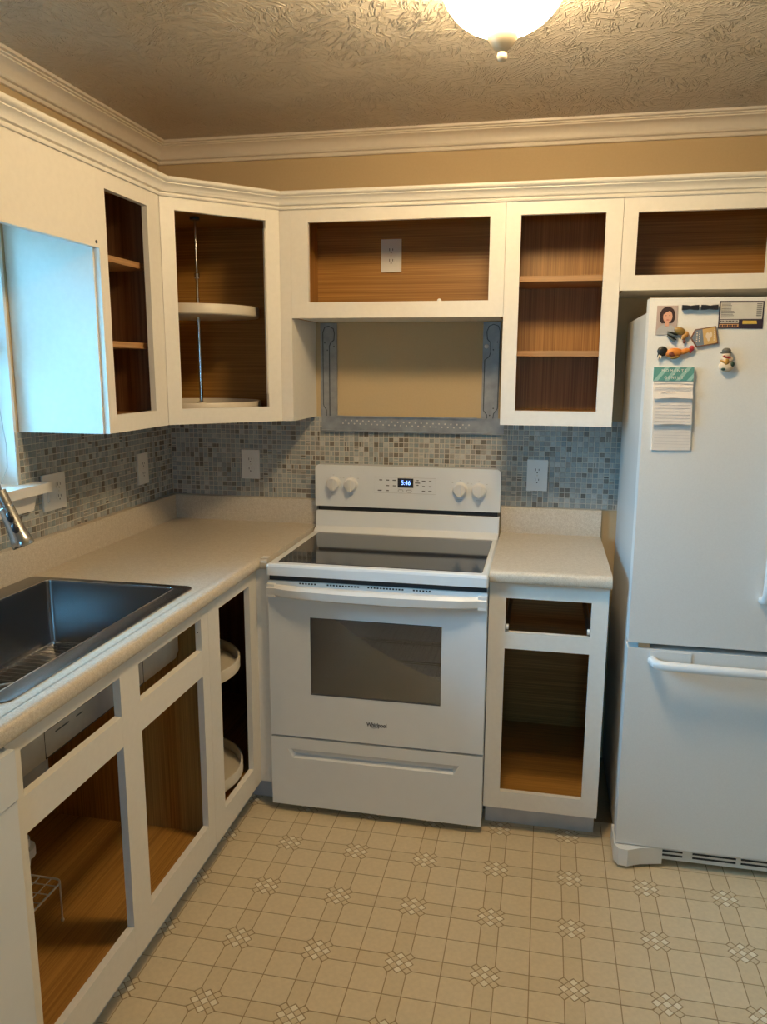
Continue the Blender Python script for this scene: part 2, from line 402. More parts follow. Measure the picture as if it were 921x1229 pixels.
for i in range(-3, 11):
    for j in range(-19, 3):
        X, Y = OX+i*P, OY+j*P
        if not (.35 < X < ROOM_X+.05 and ROOM_Y < Y < -.3): continue
        for k in range(4):
            a = k*PI/2
            # square whose chamfered corner looks at the cluster
            dx, dy = (SW/2+q/2)*(1 if k in (0, 3) else -1), (SW/2+q/2)*(1 if k < 2 else -1)
            x, y = X+dx, Y+dy
            if x-h > .46 and y+h < -.44 and x+h < ROOM_X and y-h > ROOM_Y:
                if infront(x, y) and n_t < 300:
                    o = obj('vinyl_tile', sqm, None, floor); o.location = (x, y, 0); o.rotation_euler.z = a+PI; n_t += 1
                else: addpoly(stuff_sq, sq, x, y, a+PI)
            x, y = X+math.cos(a)*.08, Y+math.sin(a)*.08
            if x-.04 > .46 and y < -.46 and x+.04 < ROOM_X:
                if infront(x, y) and n_s < 300:
                    o = obj('vinyl_band', stm, None, floor); o.location = (X, Y, 0); o.rotation_euler.z = a; n_s += 1
                else: addpoly(stuff_sq, st, X, Y, a)
        if X > .50 and Y < -.48 and X < ROOM_X-.05:
            ds = .0154/2
            for u_ in (-2, -1, 0, 1, 2):
                for v_ in (-2, -1, 0, 1, 2):
                    if max(abs(u_), abs(v_)) == 2 and u_*v_ != 0: continue
                    cx, cy = X+(u_-v_)*dp*.7071, Y+(u_+v_)*dp*.7071
                    dull = (u_+v_) % 2 == 1 or abs(u_) == 2 or abs(v_) == 2
                    addpoly(stuff_dl if dull else stuff_dm, [(-ds, -ds), (ds, -ds), (ds, ds), (-ds, ds)], cx, cy, PI/4)
obj('vinyl_tile', stuff_sq, VTILE, floor, kind='stuff', smooth=False)
obj('vinyl_diamond', stuff_dm, VLIGHT, floor, kind='stuff', smooth=False)
obj('vinyl_diamond', stuff_dl, VSTRIP, floor, kind='stuff', smooth=False)

# ---- window in the left wall
y0, y1, z0, z1 = W1
w = struct('window_1', None or bx(bx(bx(bx(B(), -.125, -.085, y0, y0+.045, z0, z1), -.125, -.085, y1-.045, y1, z0, z1), -.125, -.085, y0+.045, y1-.045, z1-.045, z1), -.125, -.085, y0+.045, y1-.045, z0, z0+.05), PLASTW, 'white vinyl window over the sink', bevel=.003, cat='window')
sub('meeting_rail', box(-.12, -.08, y0+.045, y1-.045, 1.615, 1.655), PLASTW, w, .003)
sub('pane', box(-.107, -.103, y0+.045, y1-.045, z0+.05, 1.615), PANE, w)
sub('pane', box(-.113, -.109, y0+.045, y1-.045, 1.655, z1-.045), PANE, w)
sub('jamb_liner', bx(bx(bx(B(), -.14, 0.001, y1-.012, y1+.0, z0, z1), -.14, .001, y0, y0+.012, z0, z1), -.14, .001, y0+.012, y1-.012, z1-.012, z1), PLASTW, w)
sub('window_sill', box(-.14, .062, y0-.06, y1+.068, z0-.03, z0), WHITE, w, .006)
b = B()
ap = [(y0-.03, z0-.03), (y1+.045, z0-.03), (y1+.02, z0-.085), (y0-.01, z0-.085)]
va = [b.verts.new((.002, p[0], p[1])) for p in ap]; vb = [b.verts.new((.026, p[0], p[1])) for p in ap]
b.faces.new(va); b.faces.new(vb[::-1])
for i in range(4): b.faces.new((va[(i+1)%4], va[i], vb[i], vb[(i+1)%4]))
bmesh.ops.recalc_face_normals(b, faces=b.faces)
sub('window_apron', b, WHITE, w, .002)
# mini blind, half raised
bl = thing('mini_blind', 'white mini blind half raised in the window over the sink', 'blind', (-.05, (y0+y1)/2, z1-.012))
obj('headrail', box(-.065, -.03, y0+.015, y1-.015, z1-.045, z1-.012), PLASTW, bl, .002, world=True)
slm = None
for k in range(17):
    z = z1-.062-k*.021
    b = B()
    for s_ in (0,):
        a = .012
        vs_ = [b.verts.new(p) for p in ((-.060, y0+.018, z+.008), (-.0475, y0+.018, z+.003), (-.035, y0+.018, z-.004), (-.035, y1-.018, z-.004), (-.0475, y1-.018, z+.003), (-.060, y1-.018, z+.008))]
        b.faces.new((vs_[0], vs_[1], vs_[4], vs_[5])); b.faces.new((vs_[1], vs_[2], vs_[3], vs_[4]))
        bmesh.ops.solidify(b, geom=b.faces[:], thickness=.0008)
    obj('slat', b, PLASTW, bl, world=True)
zb_ = z1-.062-17*.021
obj('bottom_rail', box(-.062, -.034, y0+.018, y1-.018, zb_-.012, zb_+.006), PLASTW, bl, .003, world=True)
obj('lift_cord', tube(B(), [(-.028, y1-.05, z1-.02), (-.026, y1-.05, 1.72), (-.022, y1-.045, 1.50), (-.015, y1-.03, 1.34), (-.014, y1-.035, 1.27), (-.02, y1-.06, 1.225)], .0013, 6), LGREY, bl, world=True)
# unseen window added in the front wall, sized for the cool daylight it gives
x0, x1, z0, z1 = W2
yy = ROOM_Y
w = struct('added_window', bx(bx(bx(bx(B(), x0, x0+.05, yy-.12, yy-.07, z0, z1), x1-.05, x1, yy-.12, yy-.07, z0, z1), x0+.05, x1-.05, yy-.12, yy-.07, z1-.05, z1), x0+.05, x1-.05, yy-.12, yy-.07, z0, z0+.05), PLASTW, 'unseen white window added for cool daylight in the wall facing the range', cat='window')
sub('mullion', box((x0+x1)/2-.03, (x0+x1)/2+.03, yy-.12, yy-.07, z0+.05, z1-.05), PLASTW, w, .003)
sub('pane', box(x0+.05, (x0+x1)/2-.03, yy-.097, yy-.093, z0+.05, z1-.05), PANE, w)
sub('pane', box((x0+x1)/2+.03, x1-.05, yy-.097, yy-.093, z0+.05, z1-.05), PANE, w)

# ---- mosaic backsplash
def tilecolour():
    r = random.random()
    if r < .11: c = (.225, .185, .145)
    elif r < .28: c = (.335, .30, .25)
    elif r < .62: c = (.36, .36, .325)
    elif r < .84: c = (.44, .43, .385)
    elif r < .93: c = (.30, .32, .30)
    else: c = (.52, .49, .43)
    k = random.uniform(.85, 1.15)
    return (c[0]*k*.90, c[1]*k*.97, c[2]*k*1.06)
def mosaic(cells):
    """cells: (u0,u1,v0,v1) rectangles -> list of tile rects"""
    PT, g = .0205, .0021
    out = []
    for (u0, u1, v0, v1) in cells:
        nu = max(1, round((u1-u0)/PT)); nv = max(1, round((v1-v0)/PT)); pu = (u1-u0)/nu; pv = (v1-v0)/nv
        for i in range(nu):
            for j in range(nv):
                a, b_ = u0+i*pu+g/2, u0+(i+1)*pu-g/2; c, d = v0+j*pv+g/2, v0+(j+1)*pv-g/2
                r = random.random()
                if r < .05: m_ = (a+b_)/2; out += [(a, m_-g/2, c, d), (m_+g/2, b_, c, d)]
                elif r < .10: m_ = (c+d)/2; out += [(a, b_, c, m_-g/2), (a, b_, m_+g/2, d)]
                else: out.append((a, b_, c, d))
    return out
def tiles_obj(name, rects, plane, parent):
    vs_, fs, cols = [], [], []
    for (a, b_, c, d) in rects:
        k = len(vs_); e = .0012; t0, t1 = .003, .0048+random.uniform(0, .0006)
        low = [(a, c), (b_, c), (b_, d), (a, d)]; top = [(a+e, c+e), (b_-e, c+e), (b_-e, d-e), (a+e, d-e)]
        for (u, v) in low: vs_.append((u, -t0, v) if plane == 'y' else (t0, u, v))
        for (u, v) in top: vs_.append((u, -t1, v) if plane == 'y' else (t1, u, v))
        q4 = [(4, 5, 6, 7), (0, 1, 5, 4), (1, 2, 6, 5), (2, 3, 7, 6), (3, 0, 4, 7)]
        fs += [tuple(k+i for i in f) for f in q4]
        cols += [tilecolour()]*5
    me = bpy.data.meshes.new(name); me.from_pydata(vs_, [], fs); me.materials.append(MOSAIC)
    at = me.attributes.new('tilecol', 'FLOAT_COLOR', 'FACE')
    for i, c in enumerate(cols): at.data[i].color = c+(1,)
    o = bpy.data.objects.new(name, me); COL.objects.link(o); o.parent = parent; o['kind'] = 'stuff'
    return o
ZL, ZU = 1.0335, 1.3745
bk = obj('tile_backsplash', box(.004, 1.90, -.0036, 0, ZL-.002, ZU), GROUT)
tag(bk, 'grey mosaic tile backsplash on the wall behind the range', 'backsplash')
tiles_obj('mosaic_tile', mosaic([(.006, 1.90, ZL, ZU)]), 'y', bk)
b = B(); bx(b, 0, .0036, W1[1]-.01, -.004, ZL-.002, ZU); bx(b, 0, .0036, -2.5, W1[1]-.01, ZL-.002, W1[2]-.03)
lk = obj('tile_backsplash', b, GROUT)
tag(lk, 'grey mosaic tile backsplash on the wall beside the window', 'backsplash')
tiles_obj('mosaic_tile', mosaic([(W1[1], -.006, W1[2]-.03, ZU), (-2.5, -.006, ZL, W1[2]-.03)]), 'x', lk)

# ================================================================== CABINETS
FT = .019
def carcass(t, Wd, D, H, floor_z=.03, top_z=None, back='z', shelves=(), skins=(), under=None, dark=False, wood=None, th=.012):
    """open box behind a face frame; local x width, y depth, z height"""
    M = wood or OAK
    tz = H-.012 if top_z is None else top_z
    obj('side_panel', box(0.0005, th, FT, D, 0, H), M['z'], t); obj('side_panel', box(Wd-th, Wd-.0005, FT, D, 0, H), M['z'], t)
    obj('back_panel', box(th, Wd-th, D-.006, D-.001, floor_z-.012, H), M[back], t)
    obj('floor_panel', box(th, Wd-th, FT, D-.006, floor_z-.012, floor_z), OAK['x'], t)
    if tz: obj('top_panel', box(th, Wd-th, FT, D-.006, tz, tz+.011), OAK['x'], t)
    for z in shelves:
        s = obj('shelf', box(th+.001, Wd-th-.001, FT+.022, D-.008, z, z+.0185), OAKP['x'], t, .0015)
    for s in skins:
        if s == 'l': obj('end_panel', box(-.0045, .0003, FT, D-.001, 0, H), WHITE, t)
        if s == 'r': obj('end_panel', box(Wd-.0003, Wd+.004, FT, D-.001, 0, H), WHITE, t)
    if under: obj('underside_panel', box(th, Wd-th, FT, D-.002, .001, floor_z-.013), WHITE, t)
def frame(t, stiles, rails):
    for s in stiles: obj('stile', box(s[0], s[1], 0, FT, s[2], s[3]), WHITE, t, .0012)
    for r in rails: obj('rail', box(r[0], r[1], .0003, FT, r[2], r[3]), WHITE, t, .0012)
UZ, UT = 1.3745, 2.140
UH = UT-UZ
GU = 'white wall cabinets with their doors off'
# left wall cabinet, beside the window
LW = .375
c = thing('wall_cabinet', 'doorless white wall cabinet with two shelves between window and corner cabinet', 'cabinet', (.304, -.985, UZ), PI/2, GU)
frame(c, [(0, .043, 0, UH), (.292, LW-.001, 0, UH)], [(.043, .292, 0, .0535), (.043, .292, .699, UH)])
carcass(c, LW-.001, .303, UH, .045, shelves=(.255, .508), wood={'z': WAL['z'], 'x': OAK['x'], 'y': OAK['y']}, skins=('l',))
# corner cabinet with diagonal face
c = thing('corner_wall_cabinet', 'doorless white diagonal corner wall cabinet holding a carousel', 'cabinet', (0, 0, UZ), 0, GU)
def pr(name, pts, z0, z1, m, bev=0): return obj(name, prism(B(), pts, z0, z1), m, c, bev)
inn = [(.002, -.002), (.002, -.596), (.300, -.596), (.596, -.300), (.596, -.002)]
pr('floor_panel', inn, .018, .030, OAK['x']); pr('top_panel', inn, UH-.025, UH-.012, OAK['x'])
pr('back_panel', [(.001, -.596), (.008, -.596), (.008, -.001), (.001, -.001)], .03, UH-.025, OAK['z'])
pr('back_panel', [(.008, -.008), (.596, -.008), (.596, -.001), (.008, -.001)], .03, UH-.025, OAK['x'])
pr('side_panel', [(.001, -.609), (.290, -.609), (.290, -.597), (.001, -.597)], 0, UH, OAK['z'])
pr('side_panel', [(.597, -.290), (.609, -.290), (.609, -.001), (.597, -.001)], 0, UH, OAK['z'])
pr('filler_panel', [(.6095, -.304), (.652, -.304), (.652, -.001), (.6095, -.001)], 0, UH, WHITE, .0015)
def dg(s, d): k = .70711; return (.304+(s-d)*k, -.61+(s+d)*k)       # along the face, depth behind it
def dpiece(name, s0, s1, z0, z1, d0=0.0, d1=FT):
    pr(name, [dg(s0, d0), dg(s1, d0), dg(s1, d1), dg(s0, d1)], z0, z1, WHITE, .0012)
FL = .4327
dpiece('stile', .0008, .050, 0, UH); dpiece('stile', .379, FL-.0008, 0, UH)
dpiece('rail', .050, .379, 0, .0535, .0003); dpiece('rail', .050, .379, .706, UH, .0003)
dpiece('hinge_strip', .376, .379, .10, .68, .004, .017)
# carousel in it
ls = thing('lazy_susan', 'white two-tray carousel on a steel pole in the corner wall cabinet', 'lazy susan', (.274, -.275, UZ+.03))
def tray(z, r=.228, hgt=.036):
    return lathe(B(), [(.012, 0), (r-.004, 0), (r, .004), (r, hgt-.003), (r-.002, hgt), (r-.007, hgt), (r-.008, hgt-.003), (r-.008, .006), (.02, .006), (.018, .03), (.012, .03)], (0, 0, z), 56)
trm = PANC
ob_ = obj('tray', tray(.004), trm, ls); obj('tray', tray(.349), trm, ls)
obj('pole', lathe(B(), [(.007, 0), (.007, .42), (.0055, .421), (.0055, UH-.057)], (0, 0, 0), 16), CHROME, ls)
obj('pole_collar', lathe(B(), [(.008, .410), (.0105, .413), (.0105, .428), (.008, .431)], (0, 0, .08), 16), CHROME, ls)
obj('pole_cap', lathe(B(), [(.018, 0), (.018, .008), (.010, .010), (.010, .0)], (0, 0, UH-.067), 20), GALVD, ls)
# cabinet over the range
MZ = 1.746
c = thing('wall_cabinet', 'short wide doorless white wall cabinet over the steel microwave bracket', 'cabinet', (.6525, -.304, MZ), 0, GU)
MW, MH = .7585, UT-MZ
frame(c, [(0, .063, 0, MH), (.7065, MW, 0, MH)], [(.063, .7065, 0, .055), (.063, .7065, .330, MH)])
carcass(c, MW, .303, MH, .034, back='x', under=True)
# tall cabinet right of the range
c = thing('wall_cabinet', 'doorless white wall cabinet with two oak shelves above the short counter', 'cabinet', (1.412, -.304, UZ), 0, GU)
RW = .380
frame(c, [(0, .050, 0, UH), (.326, RW, 0, UH)], [(.050, .326, 0, .0505), (.050, .326, .7025, UH)])
carcass(c, RW, .303, UH, .042, shelves=(.238, .490), skins=())
obj('end_panel', box(RW-.0003, RW+.0, FT, .302, 0, UH), WHITE, c)
# cabinet over the refrigerator
FZ, FW = 1.827, .958
c = thing('wall_cabinet', 'wide doorless white wall cabinet above the refrigerator', 'cabinet', (1.7935, -.304, FZ), 0, GU)
FH = UT-FZ
frame(c, [(0, .046, 0, FH), (.447, .511, 0, FH), (.912, FW, 0, FH)], [(.046, .447, 0, .048), (.511, .912, 0, .048), (.046, .447, .247, FH), (.511, .912, .247, FH)])
carcass(c, FW, .303, FH, .030, back='x', under=True, skins=('r',))
# valance board over the window
va_ = obj('window_valance', box(.285, .304, -2.05, -.9852, 1.904, UT), WHITE)
tag(va_, 'white valance board spanning the window above the sink', 'valance')
tag(obj('screw_cover', lathe(B(), [(.0, .003), (.0045, .002), (.005, 0)], (.3045, -1.0, 1.918), 12, 'x'), GALVD, va_), None)

# ---- base cabinets
FX, FYB, BZ, BT = .6095, -.617, .091, .889
GB = 'white base cabinets with doors and drawers off'
c = thing('sink_base_cabinet', 'long doorless white base cabinet under the sink', 'cabinet', (FX, -1.925, 0), PI/2, GB)
def Y(v): return v+1.925
SWd = 1.925-1.0225
for a, b_ in ((-1.925, -1.882), (-1.520, -1.432), (-1.070, -1.0225)): obj('stile', box(Y(a), Y(b_), 0, FT, BZ, BT), WHITE, c, .0012)
for a, b_ in ((-1.882, -1.520), (-1.432, -1.070)):
    for z0, z1 in ((BZ, .187), (.674, .752), (.850, BT)): obj('rail', box(Y(a), Y(b_), .0003, FT, z0, z1), WHITE, c, .0012)
obj('side_panel', box(.0, .012, FT, .606, BZ, BT), WAL['z'], c); obj('side_panel', box(SWd-.012, SWd-.0005, FT, .606, BZ, BT), OAK['z'], c)
obj('back_panel', box(.012, SWd-.012, .596, .606, BZ, BT), OAK['z'], c)
obj('floor_panel', box(.012, SWd-.012, FT, .596, .128, .141), OAK['x'], c)
obj('toe_kick', box(.0, SWd-.0005, .055, .067, .0, BZ+.03), TOEV, c)
for yy_ in (-1.075,):
    obj('hinge_hole', lathe(B(), [(.0025, 0), (.0, .0004)], (Y(yy_)+.0, .010, .81), 8, 'x'), DARKG, c)
# corner base cabinet
c = thing('corner_base_cabinet', 'narrow-opening doorless white base cabinet holding half-hidden carousel trays beside the range', 'cabinet', (FX, -1.0215, 0), PI/2, GB)
def Y2(v): return v+1.0215
for a, b_ in ((-1.0215, -.942), (-.688, -.6175)): obj('stile', box(Y2(a), Y2(b_), 0, FT, BZ, BT), WHITE, c, .0012)
for z0, z1 in ((BZ, .172), (.843, BT)): obj('rail', box(Y2(-.942), Y2(-.688), .0003, FT, z0, z1), WHITE, c, .0012)
obj('filler_panel', box(Y2(-.617), Y2(-.598), -.0465, FT, BZ, BT), WHITE, c, .0012)
obj('side_panel', box(0.0005, .012, FT, .606, BZ, BT), WAL['z'], c); obj('side_panel', box(Y2(-.016), Y2(-.004), FT, .606, BZ, BT), WAL['z'], c)
obj('side_panel', box(Y2(-.597), Y2(-.016), -.046, -.034, .12, BT), WAL['z'], c)
obj('back_panel', box(.012, Y2(-.016), .598, .606, BZ, BT), WAL['z'], c)
obj('floor_panel', box(.012, Y2(-.016), FT, .598, .128, .141), OAK['x'], c)
obj('toe_kick', box(.0, Y2(-.553), .055, .067, .0, BZ+.03), TOEV, c)
obj('toe_kick', box(Y2(-.565), Y2(-.553), -.046, .055, .0, BZ+.03), TOEV, c)
ls = thing('lazy_susan', 'cream two-tray carousel inside the corner base cabinet', 'lazy susan', (.352, -.770, .141))
obj('tray', tray(.03, .233, .042), PANC, ls); obj('tray', tray(.415, .233, .042), PANC, ls)
obj('pole', lathe(B(), [(.012, 0), (.012, .70)], (0, 0, 0), 16), CHROME, ls)
# right base cabinet
c = thing('base_cabinet', 'narrow doorless white base cabinet with an empty drawer bay under the short counter', 'cabinet', (1.4125, FYB, 0), 0, GB)
RB = .3775
def X(v): return v-1.4125
frame(c, [(0, X(1.467), BZ, BT), (X(1.7385), RB, BZ, BT)], [(X(1.467), X(1.7385), BZ, .1525), (X(1.467), X(1.7385), .664, .7205), (X(1.467), X(1.7385), .8365, BT)])
DB = .612
obj('side_panel', box(.0, .012, FT, DB, BZ, BT), OAK['z'], c); obj('side_panel', box(RB-.012, RB, FT, DB, BZ, BT), OAK['z'], c)
obj('end_panel', box(RB-.0003, RB+.002, FT, DB, BZ, BT), WHITE, c)
obj('back_panel', box(.012, RB-.012, DB-.008, DB, BZ, BT), WAL['y'] if False else OAK['x'], c)
obj('floor_panel', box(.012, RB-.012, FT, DB-.008, .118, .131), OAK['x'], c)
obj('toe_kick', box(.004, RB-.003, .062, .074, .0, BZ+.03), TOEV, c)
for x_ in (X(1.4685), X(1.7375)):
    s = -1 if x_ > .2 else 1
    sl = obj('drawer_slide', bx(bx(B(), x_-.001, x_+.001, .003, .46, .725, .765), min(x_, x_+s*.010), max(x_, x_+s*.010), .003, .46, .725, .7275), NICKEL, c)
    obj('slide_roller', lathe(B(), [(.0, -.004), (.009, -.004), (.009, .004), (.0, .004)], (x_+s*.005, .008, .737), 16, 'x'), PVC, sl)

# ---- countertops
CZ = .9296
def nose(d0):   # profile offsets from the path, which runs at the cabinet face
    return [(d0, .8895), (.018, .8895), (.023, .893), (.0255, .900), (.0255, .913), (.023, .921), (.018, .9265), (.010, CZ), (d0, CZ)]
SK = (.030, .572, -1.865, -1.020)      # sink rim x0 x1 y0 y1
hx0, hx1, hy0, hy1 = .046, .558, -1.850, -1.036
ct = thing('countertop', 'speckled beige laminate countertop holding the sink', 'countertop', (.3, -1.0, .8895))
b = B()
bx(b, .0045, .600, hy1, -.0045, .8895, CZ); bx(b, .0045, .600, -2.54, hy0, .8895, CZ)
bx(b, .0045, hx0, hy0, hy1, .8895, CZ); bx(b, hx1, .600, hy0, hy1, .8895, CZ)
bx(b, .600, .657, -.605, -.0045, .8895, CZ)
obj('worktop', b, LAMINATE, ct, world=True)
obj('rounded_edge', sweep(B(), [(.607, -2.54), (.607, -.614), (.657, -.614)], nose(-.009)), LAMINATE, ct, world=True)
LP = [(0, CZ), (.019, CZ), (.019, ZL-.008), (.016, ZL-.002), (.011, ZL), (0, ZL)]
obj('splash_lip', sweep(B(), [(.0045, -2.54), (.0045, -.0045), (.657, -.0045)], LP), LAMINATE, ct, world=True)
obj('edge_cap', bx(bx(B(), .634, .6575, -.634, -.606, .9297, .9301), .636, .6575, -.6401, -.6394, .914, .9215), PLASTW, ct, world=True, label='white plastic end cap')
ct = thing('countertop', 'short speckled beige laminate countertop between range and refrigerator', 'countertop', (1.6, -.31, .8895))
obj('worktop', box(1.4125, 1.796, -.605, -.0045, .8895, CZ), LAMINATE, ct, world=True)
obj('rounded_edge', sweep(B(), [(1.4125, -.614), (1.796, -.614)], nose(-.009)), LAMINATE, ct, world=True)
obj('splash_lip', sweep(B(), [(1.4125, -.0045), (1.796, -.0045)], LP), LAMINATE, ct, world=True)

# ---- sink
sk = thing('kitchen_sink', 'stainless steel drop-in sink with one deep basin', 'sink', (.30, -1.4425, .72))
def lp(x0, x1, y0, y1, r, z): return [(p[0], p[1], z) for p in rrect(x0, x1, y0, y1, r)]
bx0, bx1, by0, by1 = .105, .520, -1.835, -1.050
loops = [lp(SK[0], SK[1], SK[2], SK[3], .028, CZ+.0005), lp(SK[0]+.001, SK[1]-.001, SK[2]+.001, SK[3]-.001, .028, CZ+.003),
         lp(bx0-.004, bx1+.004, by0-.004, by1+.004, .020, CZ+.0035), lp(bx0-.001, bx1+.001, by0-.001, by1+.001, .018, CZ+.002)]
obj('rim', loft(B(), loops), STEEL, sk, world=True)
SB = .722
loops = [lp(bx0-.001, bx1+.001, by0-.001, by1+.001, .018, CZ+.002), lp(bx0, bx1, by0, by1, .018, CZ-.004), lp(bx0, bx1, by0, by1, .018, SB+.02),
         lp(bx0+.006, bx1-.006, by0+.006, by1-.006, .018, SB+.006), lp(bx0+.02, bx1-.02, by0+.02, by1-.02, .018, SB)]
obj('basin', loft(B(), loops, cap1=True), STEEL, sk, world=True)
e = .009
loops = [lp(bx0-e, bx1+e, by0-e, by1+e, .022, .888), lp(bx0-e, bx1+e, by0-e, by1+e, .022, SB+.02), lp(bx0-e+.006, bx1+e-.006, by0-e+.006, by1+e-.006, .022, SB),
         lp(bx0+.012, bx1-.012, by0+.012, by1-.012, .02, SB-.008)]
ou = obj('outer_shell', loft(B(), loops, cap1=True), PADG, sk, world=True, label='grey coated underside of the basin')
sub('sticker_outline', tube(B(), [(bx1+e+.001, y, z) for y, z in ((-1.70, .790), (-1.70, .728), (-1.27, .728), (-1.27, .790))], .0012, 6, True), GALVD, ou)
for dy, ln in ((-1.66, .05), (-1.58, .025)):
    sub('sticker_print', box(bx1+e, bx1+e+.0008, dy, dy+ln, .772, .775), GALVD, ou)
dx_, dy_ = .235, -1.44
dr = obj('drain', lathe(B(), [(.060, .001), (.060, .003), (.052, .003), (.044, -.004), (.040, -.012), (.0, -.012)], (dx_, dy_, SB), 32), CHROME, sk, world=True)
obj('edge_highlight', tube(B(), lp(bx0-.002, bx1+.002, by0-.002, by1+.002, .018, CZ+.0028), .0016, 6, True), CHROME, sk, world=True)  # bright tube added to draw the highlight along the basin's top edge
# sink grid (wire rack)
sg = thing('sink_grid', 'stainless wire grid lying in the bottom of the sink', 'sink grid', (.32, -1.44, SB+.012))
gz = SB+.022
fr_ = [(p[0], p[1], gz) for p in rrect(bx0+.022, bx1-.022, by0+.03, by1-.02, .03)]
obj('outer_wire', tube(B(), fr_, .0032, 8, True), CHROME, sg, world=True)
for k in range(28):
    y = by0+.055+k*.0258
    if y > by1-.03: break
    segs = [(bx0+.022, bx1-.022)]
    if abs(y-dy_) < .062:
        hw = math.sqrt(.062**2-(y-dy_)**2); segs = [(bx0+.022, dx_-hw), (dx_+hw, bx1-.022)]
    for a, b_ in segs: obj('wire', tube(B(), [(a, y, gz), (b_, y, gz)], .0018, 6), CHROME, sg, world=True)
obj('drain_ring', tube(B(), [(dx_+.062*math.cos(a*PI/14), dy_+.062*math.sin(a*PI/14), gz) for a in range(28)], .003, 8, True), CHROME, sg, world=True)
for x_ in (bx0+.03, bx1-.03):
    for y_ in (by0+.045, by1-.03):
        obj('rubber_foot', lathe(B(), [(.005, 0), (.006, .003), (.004, .018), (.003, .026)], (x_, y_, SB), 12), GALVD, sg, world=True)

# ---- faucet
fc = thing('kitchen_faucet', 'brushed steel pull-down faucet arching over the sink', 'faucet', (.076, -1.437, CZ+.0035))
obj('base', lathe(B(), [(.030, 0), (.030, .006), (.024, .012), (.021, .03), (.021, .10), (.018, .11)], (0, 0, 0), 28), NICKEL, fc)
pts = [(0, 0, .09), (0, 0, .20), (0, 0, .30)]
Rg = .092; cxg = Rg
for k in range(1, 13):
    a = PI-k*(PI*1.0)/13
    pts.append((cxg+Rg*math.cos(a), 0, .30+.10*math.sin(a)))
pts += [(.1935, 0, .30), (.208, 0, .27)]
hd0 = Vector((.208+.0, 0, .290))
obj('spout', tube(B(), pts[:-2]+[(.190, 0, .332), (.203, 0, .300)], .0172, 16), NICKEL, fc)
d = Vector((.247, 0, .197))-Vector((.203, 0, .300))
h0 = Vector((.201, 0, .305)); d.normalize()
hp = [h0+d*t for t in (0, .008, .010, .03, .07, .095, .108, .112)]
sh = obj('spray_head', tube(B(), hp, [.0160, .0165, .0185, .0190, .021, .0255, .0275, .0255], 24), NICKEL, fc)
sd = d.cross(Vector((0, 1, 0))).normalized()
for t in (.030, .060):
    cpt = h0+d*t
    bb = B(); bmesh.ops.create_uvsphere(bb, u_segments=12, v_segments=8, radius=1.0, matrix=Matrix.Translation(cpt+Vector((.0100, -.0150, .002))+d*.004) @ d.to_track_quat('Z', 'Y').to_matrix().to_4x4() @ Matrix.Diagonal((.0075, .0085, .0145, 1)))
    sub('spray_button', bb, BLACK, sh)
obj('collar_ring', tube(B(), [h0-d*.002, h0+d*.002], .0178, 20), CHROME, fc)
lv = obj('lever', tube(B(), [(0, -.02, .07), (0, -.045, .075), (.0, -.075, .115)], [.010, .010, .006], 12), NICKEL, fc)

# ---- things under the sink
gd = thing('garbage_disposal', 'grey rounded garbage disposal hanging under the sink', 'disposal', (dx_, dy_, .385))
obj('motor_housing', lathe(B(), [(.0, 0), (.045, .004), (.072, .020), (.085, .05), (.088, .16), (.080, .20), (.055, .235), (.055, .27)], (0, 0, 0), 32), GREYP, gd)
obj('mounting_ring', lathe(B(), [(.045, .27), (.062, .275), (.062, .30), (.045, .325)], (0, 0, 0), 28), STEEL, gd)
dp_ = thing('drain_pipe', 'white plastic drain trap below the garbage disposal', 'pipe', (.25, -1.46, .23))
tp = [(.300, -1.512, .385), (.300, -1.512, .335), (.300, -1.516, .315), (.300, -1.530, .302), (.300, -1.550, .297), (.300, -1.572, .302), (.298, -1.588, .316), (.290, -1.592, .340), (.27, -1.592, .352), (.03, -1.592, .36)]
obj('trap', tube(B(), tp, .021, 14), PVC, dp_, world=True)
obj('slip_nut', lathe(B(), [(.021, 0), (.033, .002), (.033, .026), (.021, .028)], (.300, -1.512, .335), 12), PVC, dp_, world=True)
wr = thing('wire_rack', 'small white coated wire rack standing under the sink', 'rack', (.31, -1.62, .141))
rx0, rx1, ry0, ry1, rz = .215, .385, -1.80, -1.475, .255
obj('frame_wire', tube(B(), [(p[0], p[1], rz) for p in rrect(rx0, rx1, ry0, ry1, .02)], .0026, 8, True), PVC, wr, world=True)
for k in range(9): obj('wire', tube(B(), [(rx0, ry0+.03+k*.0335, rz), (rx1, ry0+.03+k*.0335, rz)], .0016, 6), PVC, wr, world=True)
for k in range(4): obj('wire', tube(B(), [(rx0+.034+k*.034, ry0, rz-.002), (rx0+.034+k*.034, ry1, rz-.002)], .0016, 6), PVC, wr, world=True)
for x_ in (rx0+.004, rx1-.004):
    for y_ in (ry0+.008, ry1-.008):
        lg = obj('leg', tube(B(), [(x_, y_, rz), (x_, y_, .146)], .0024, 8), PVC, wr, world=True)
        sub('foot_cap', lathe(B(), [(.004, 0), (.0045, .003), (.003, .008)], (x_, y_, .1415), 10), PVC, lg)

# ---- dishwasher at the end of the left run
dw = thing('dishwasher', 'white dishwasher at the end of the left counter', 'dishwasher', (.3, -2.23, 0))
obj('tub', box(.03, .600, -2.528, -1.930, .10, .886), GREYP, dw, world=True)
dd = obj('door', box(.601, .632, -2.527, -1.931, .11, .775), ENAMEL, dw, .004, world=True)
obj('control_panel', box(.601, .636, -2.527, -1.931, .779, .878), ENAMEL, dw, .005, world=True)
obj('handle_recess', box(.636, .638, -2.35, -2.10, .785, .800), DARKG, dw, world=True)
obj('toe_plate', box(.56, .57, -2.527, -1.931, .0, .10), BLACK, dw, world=True)

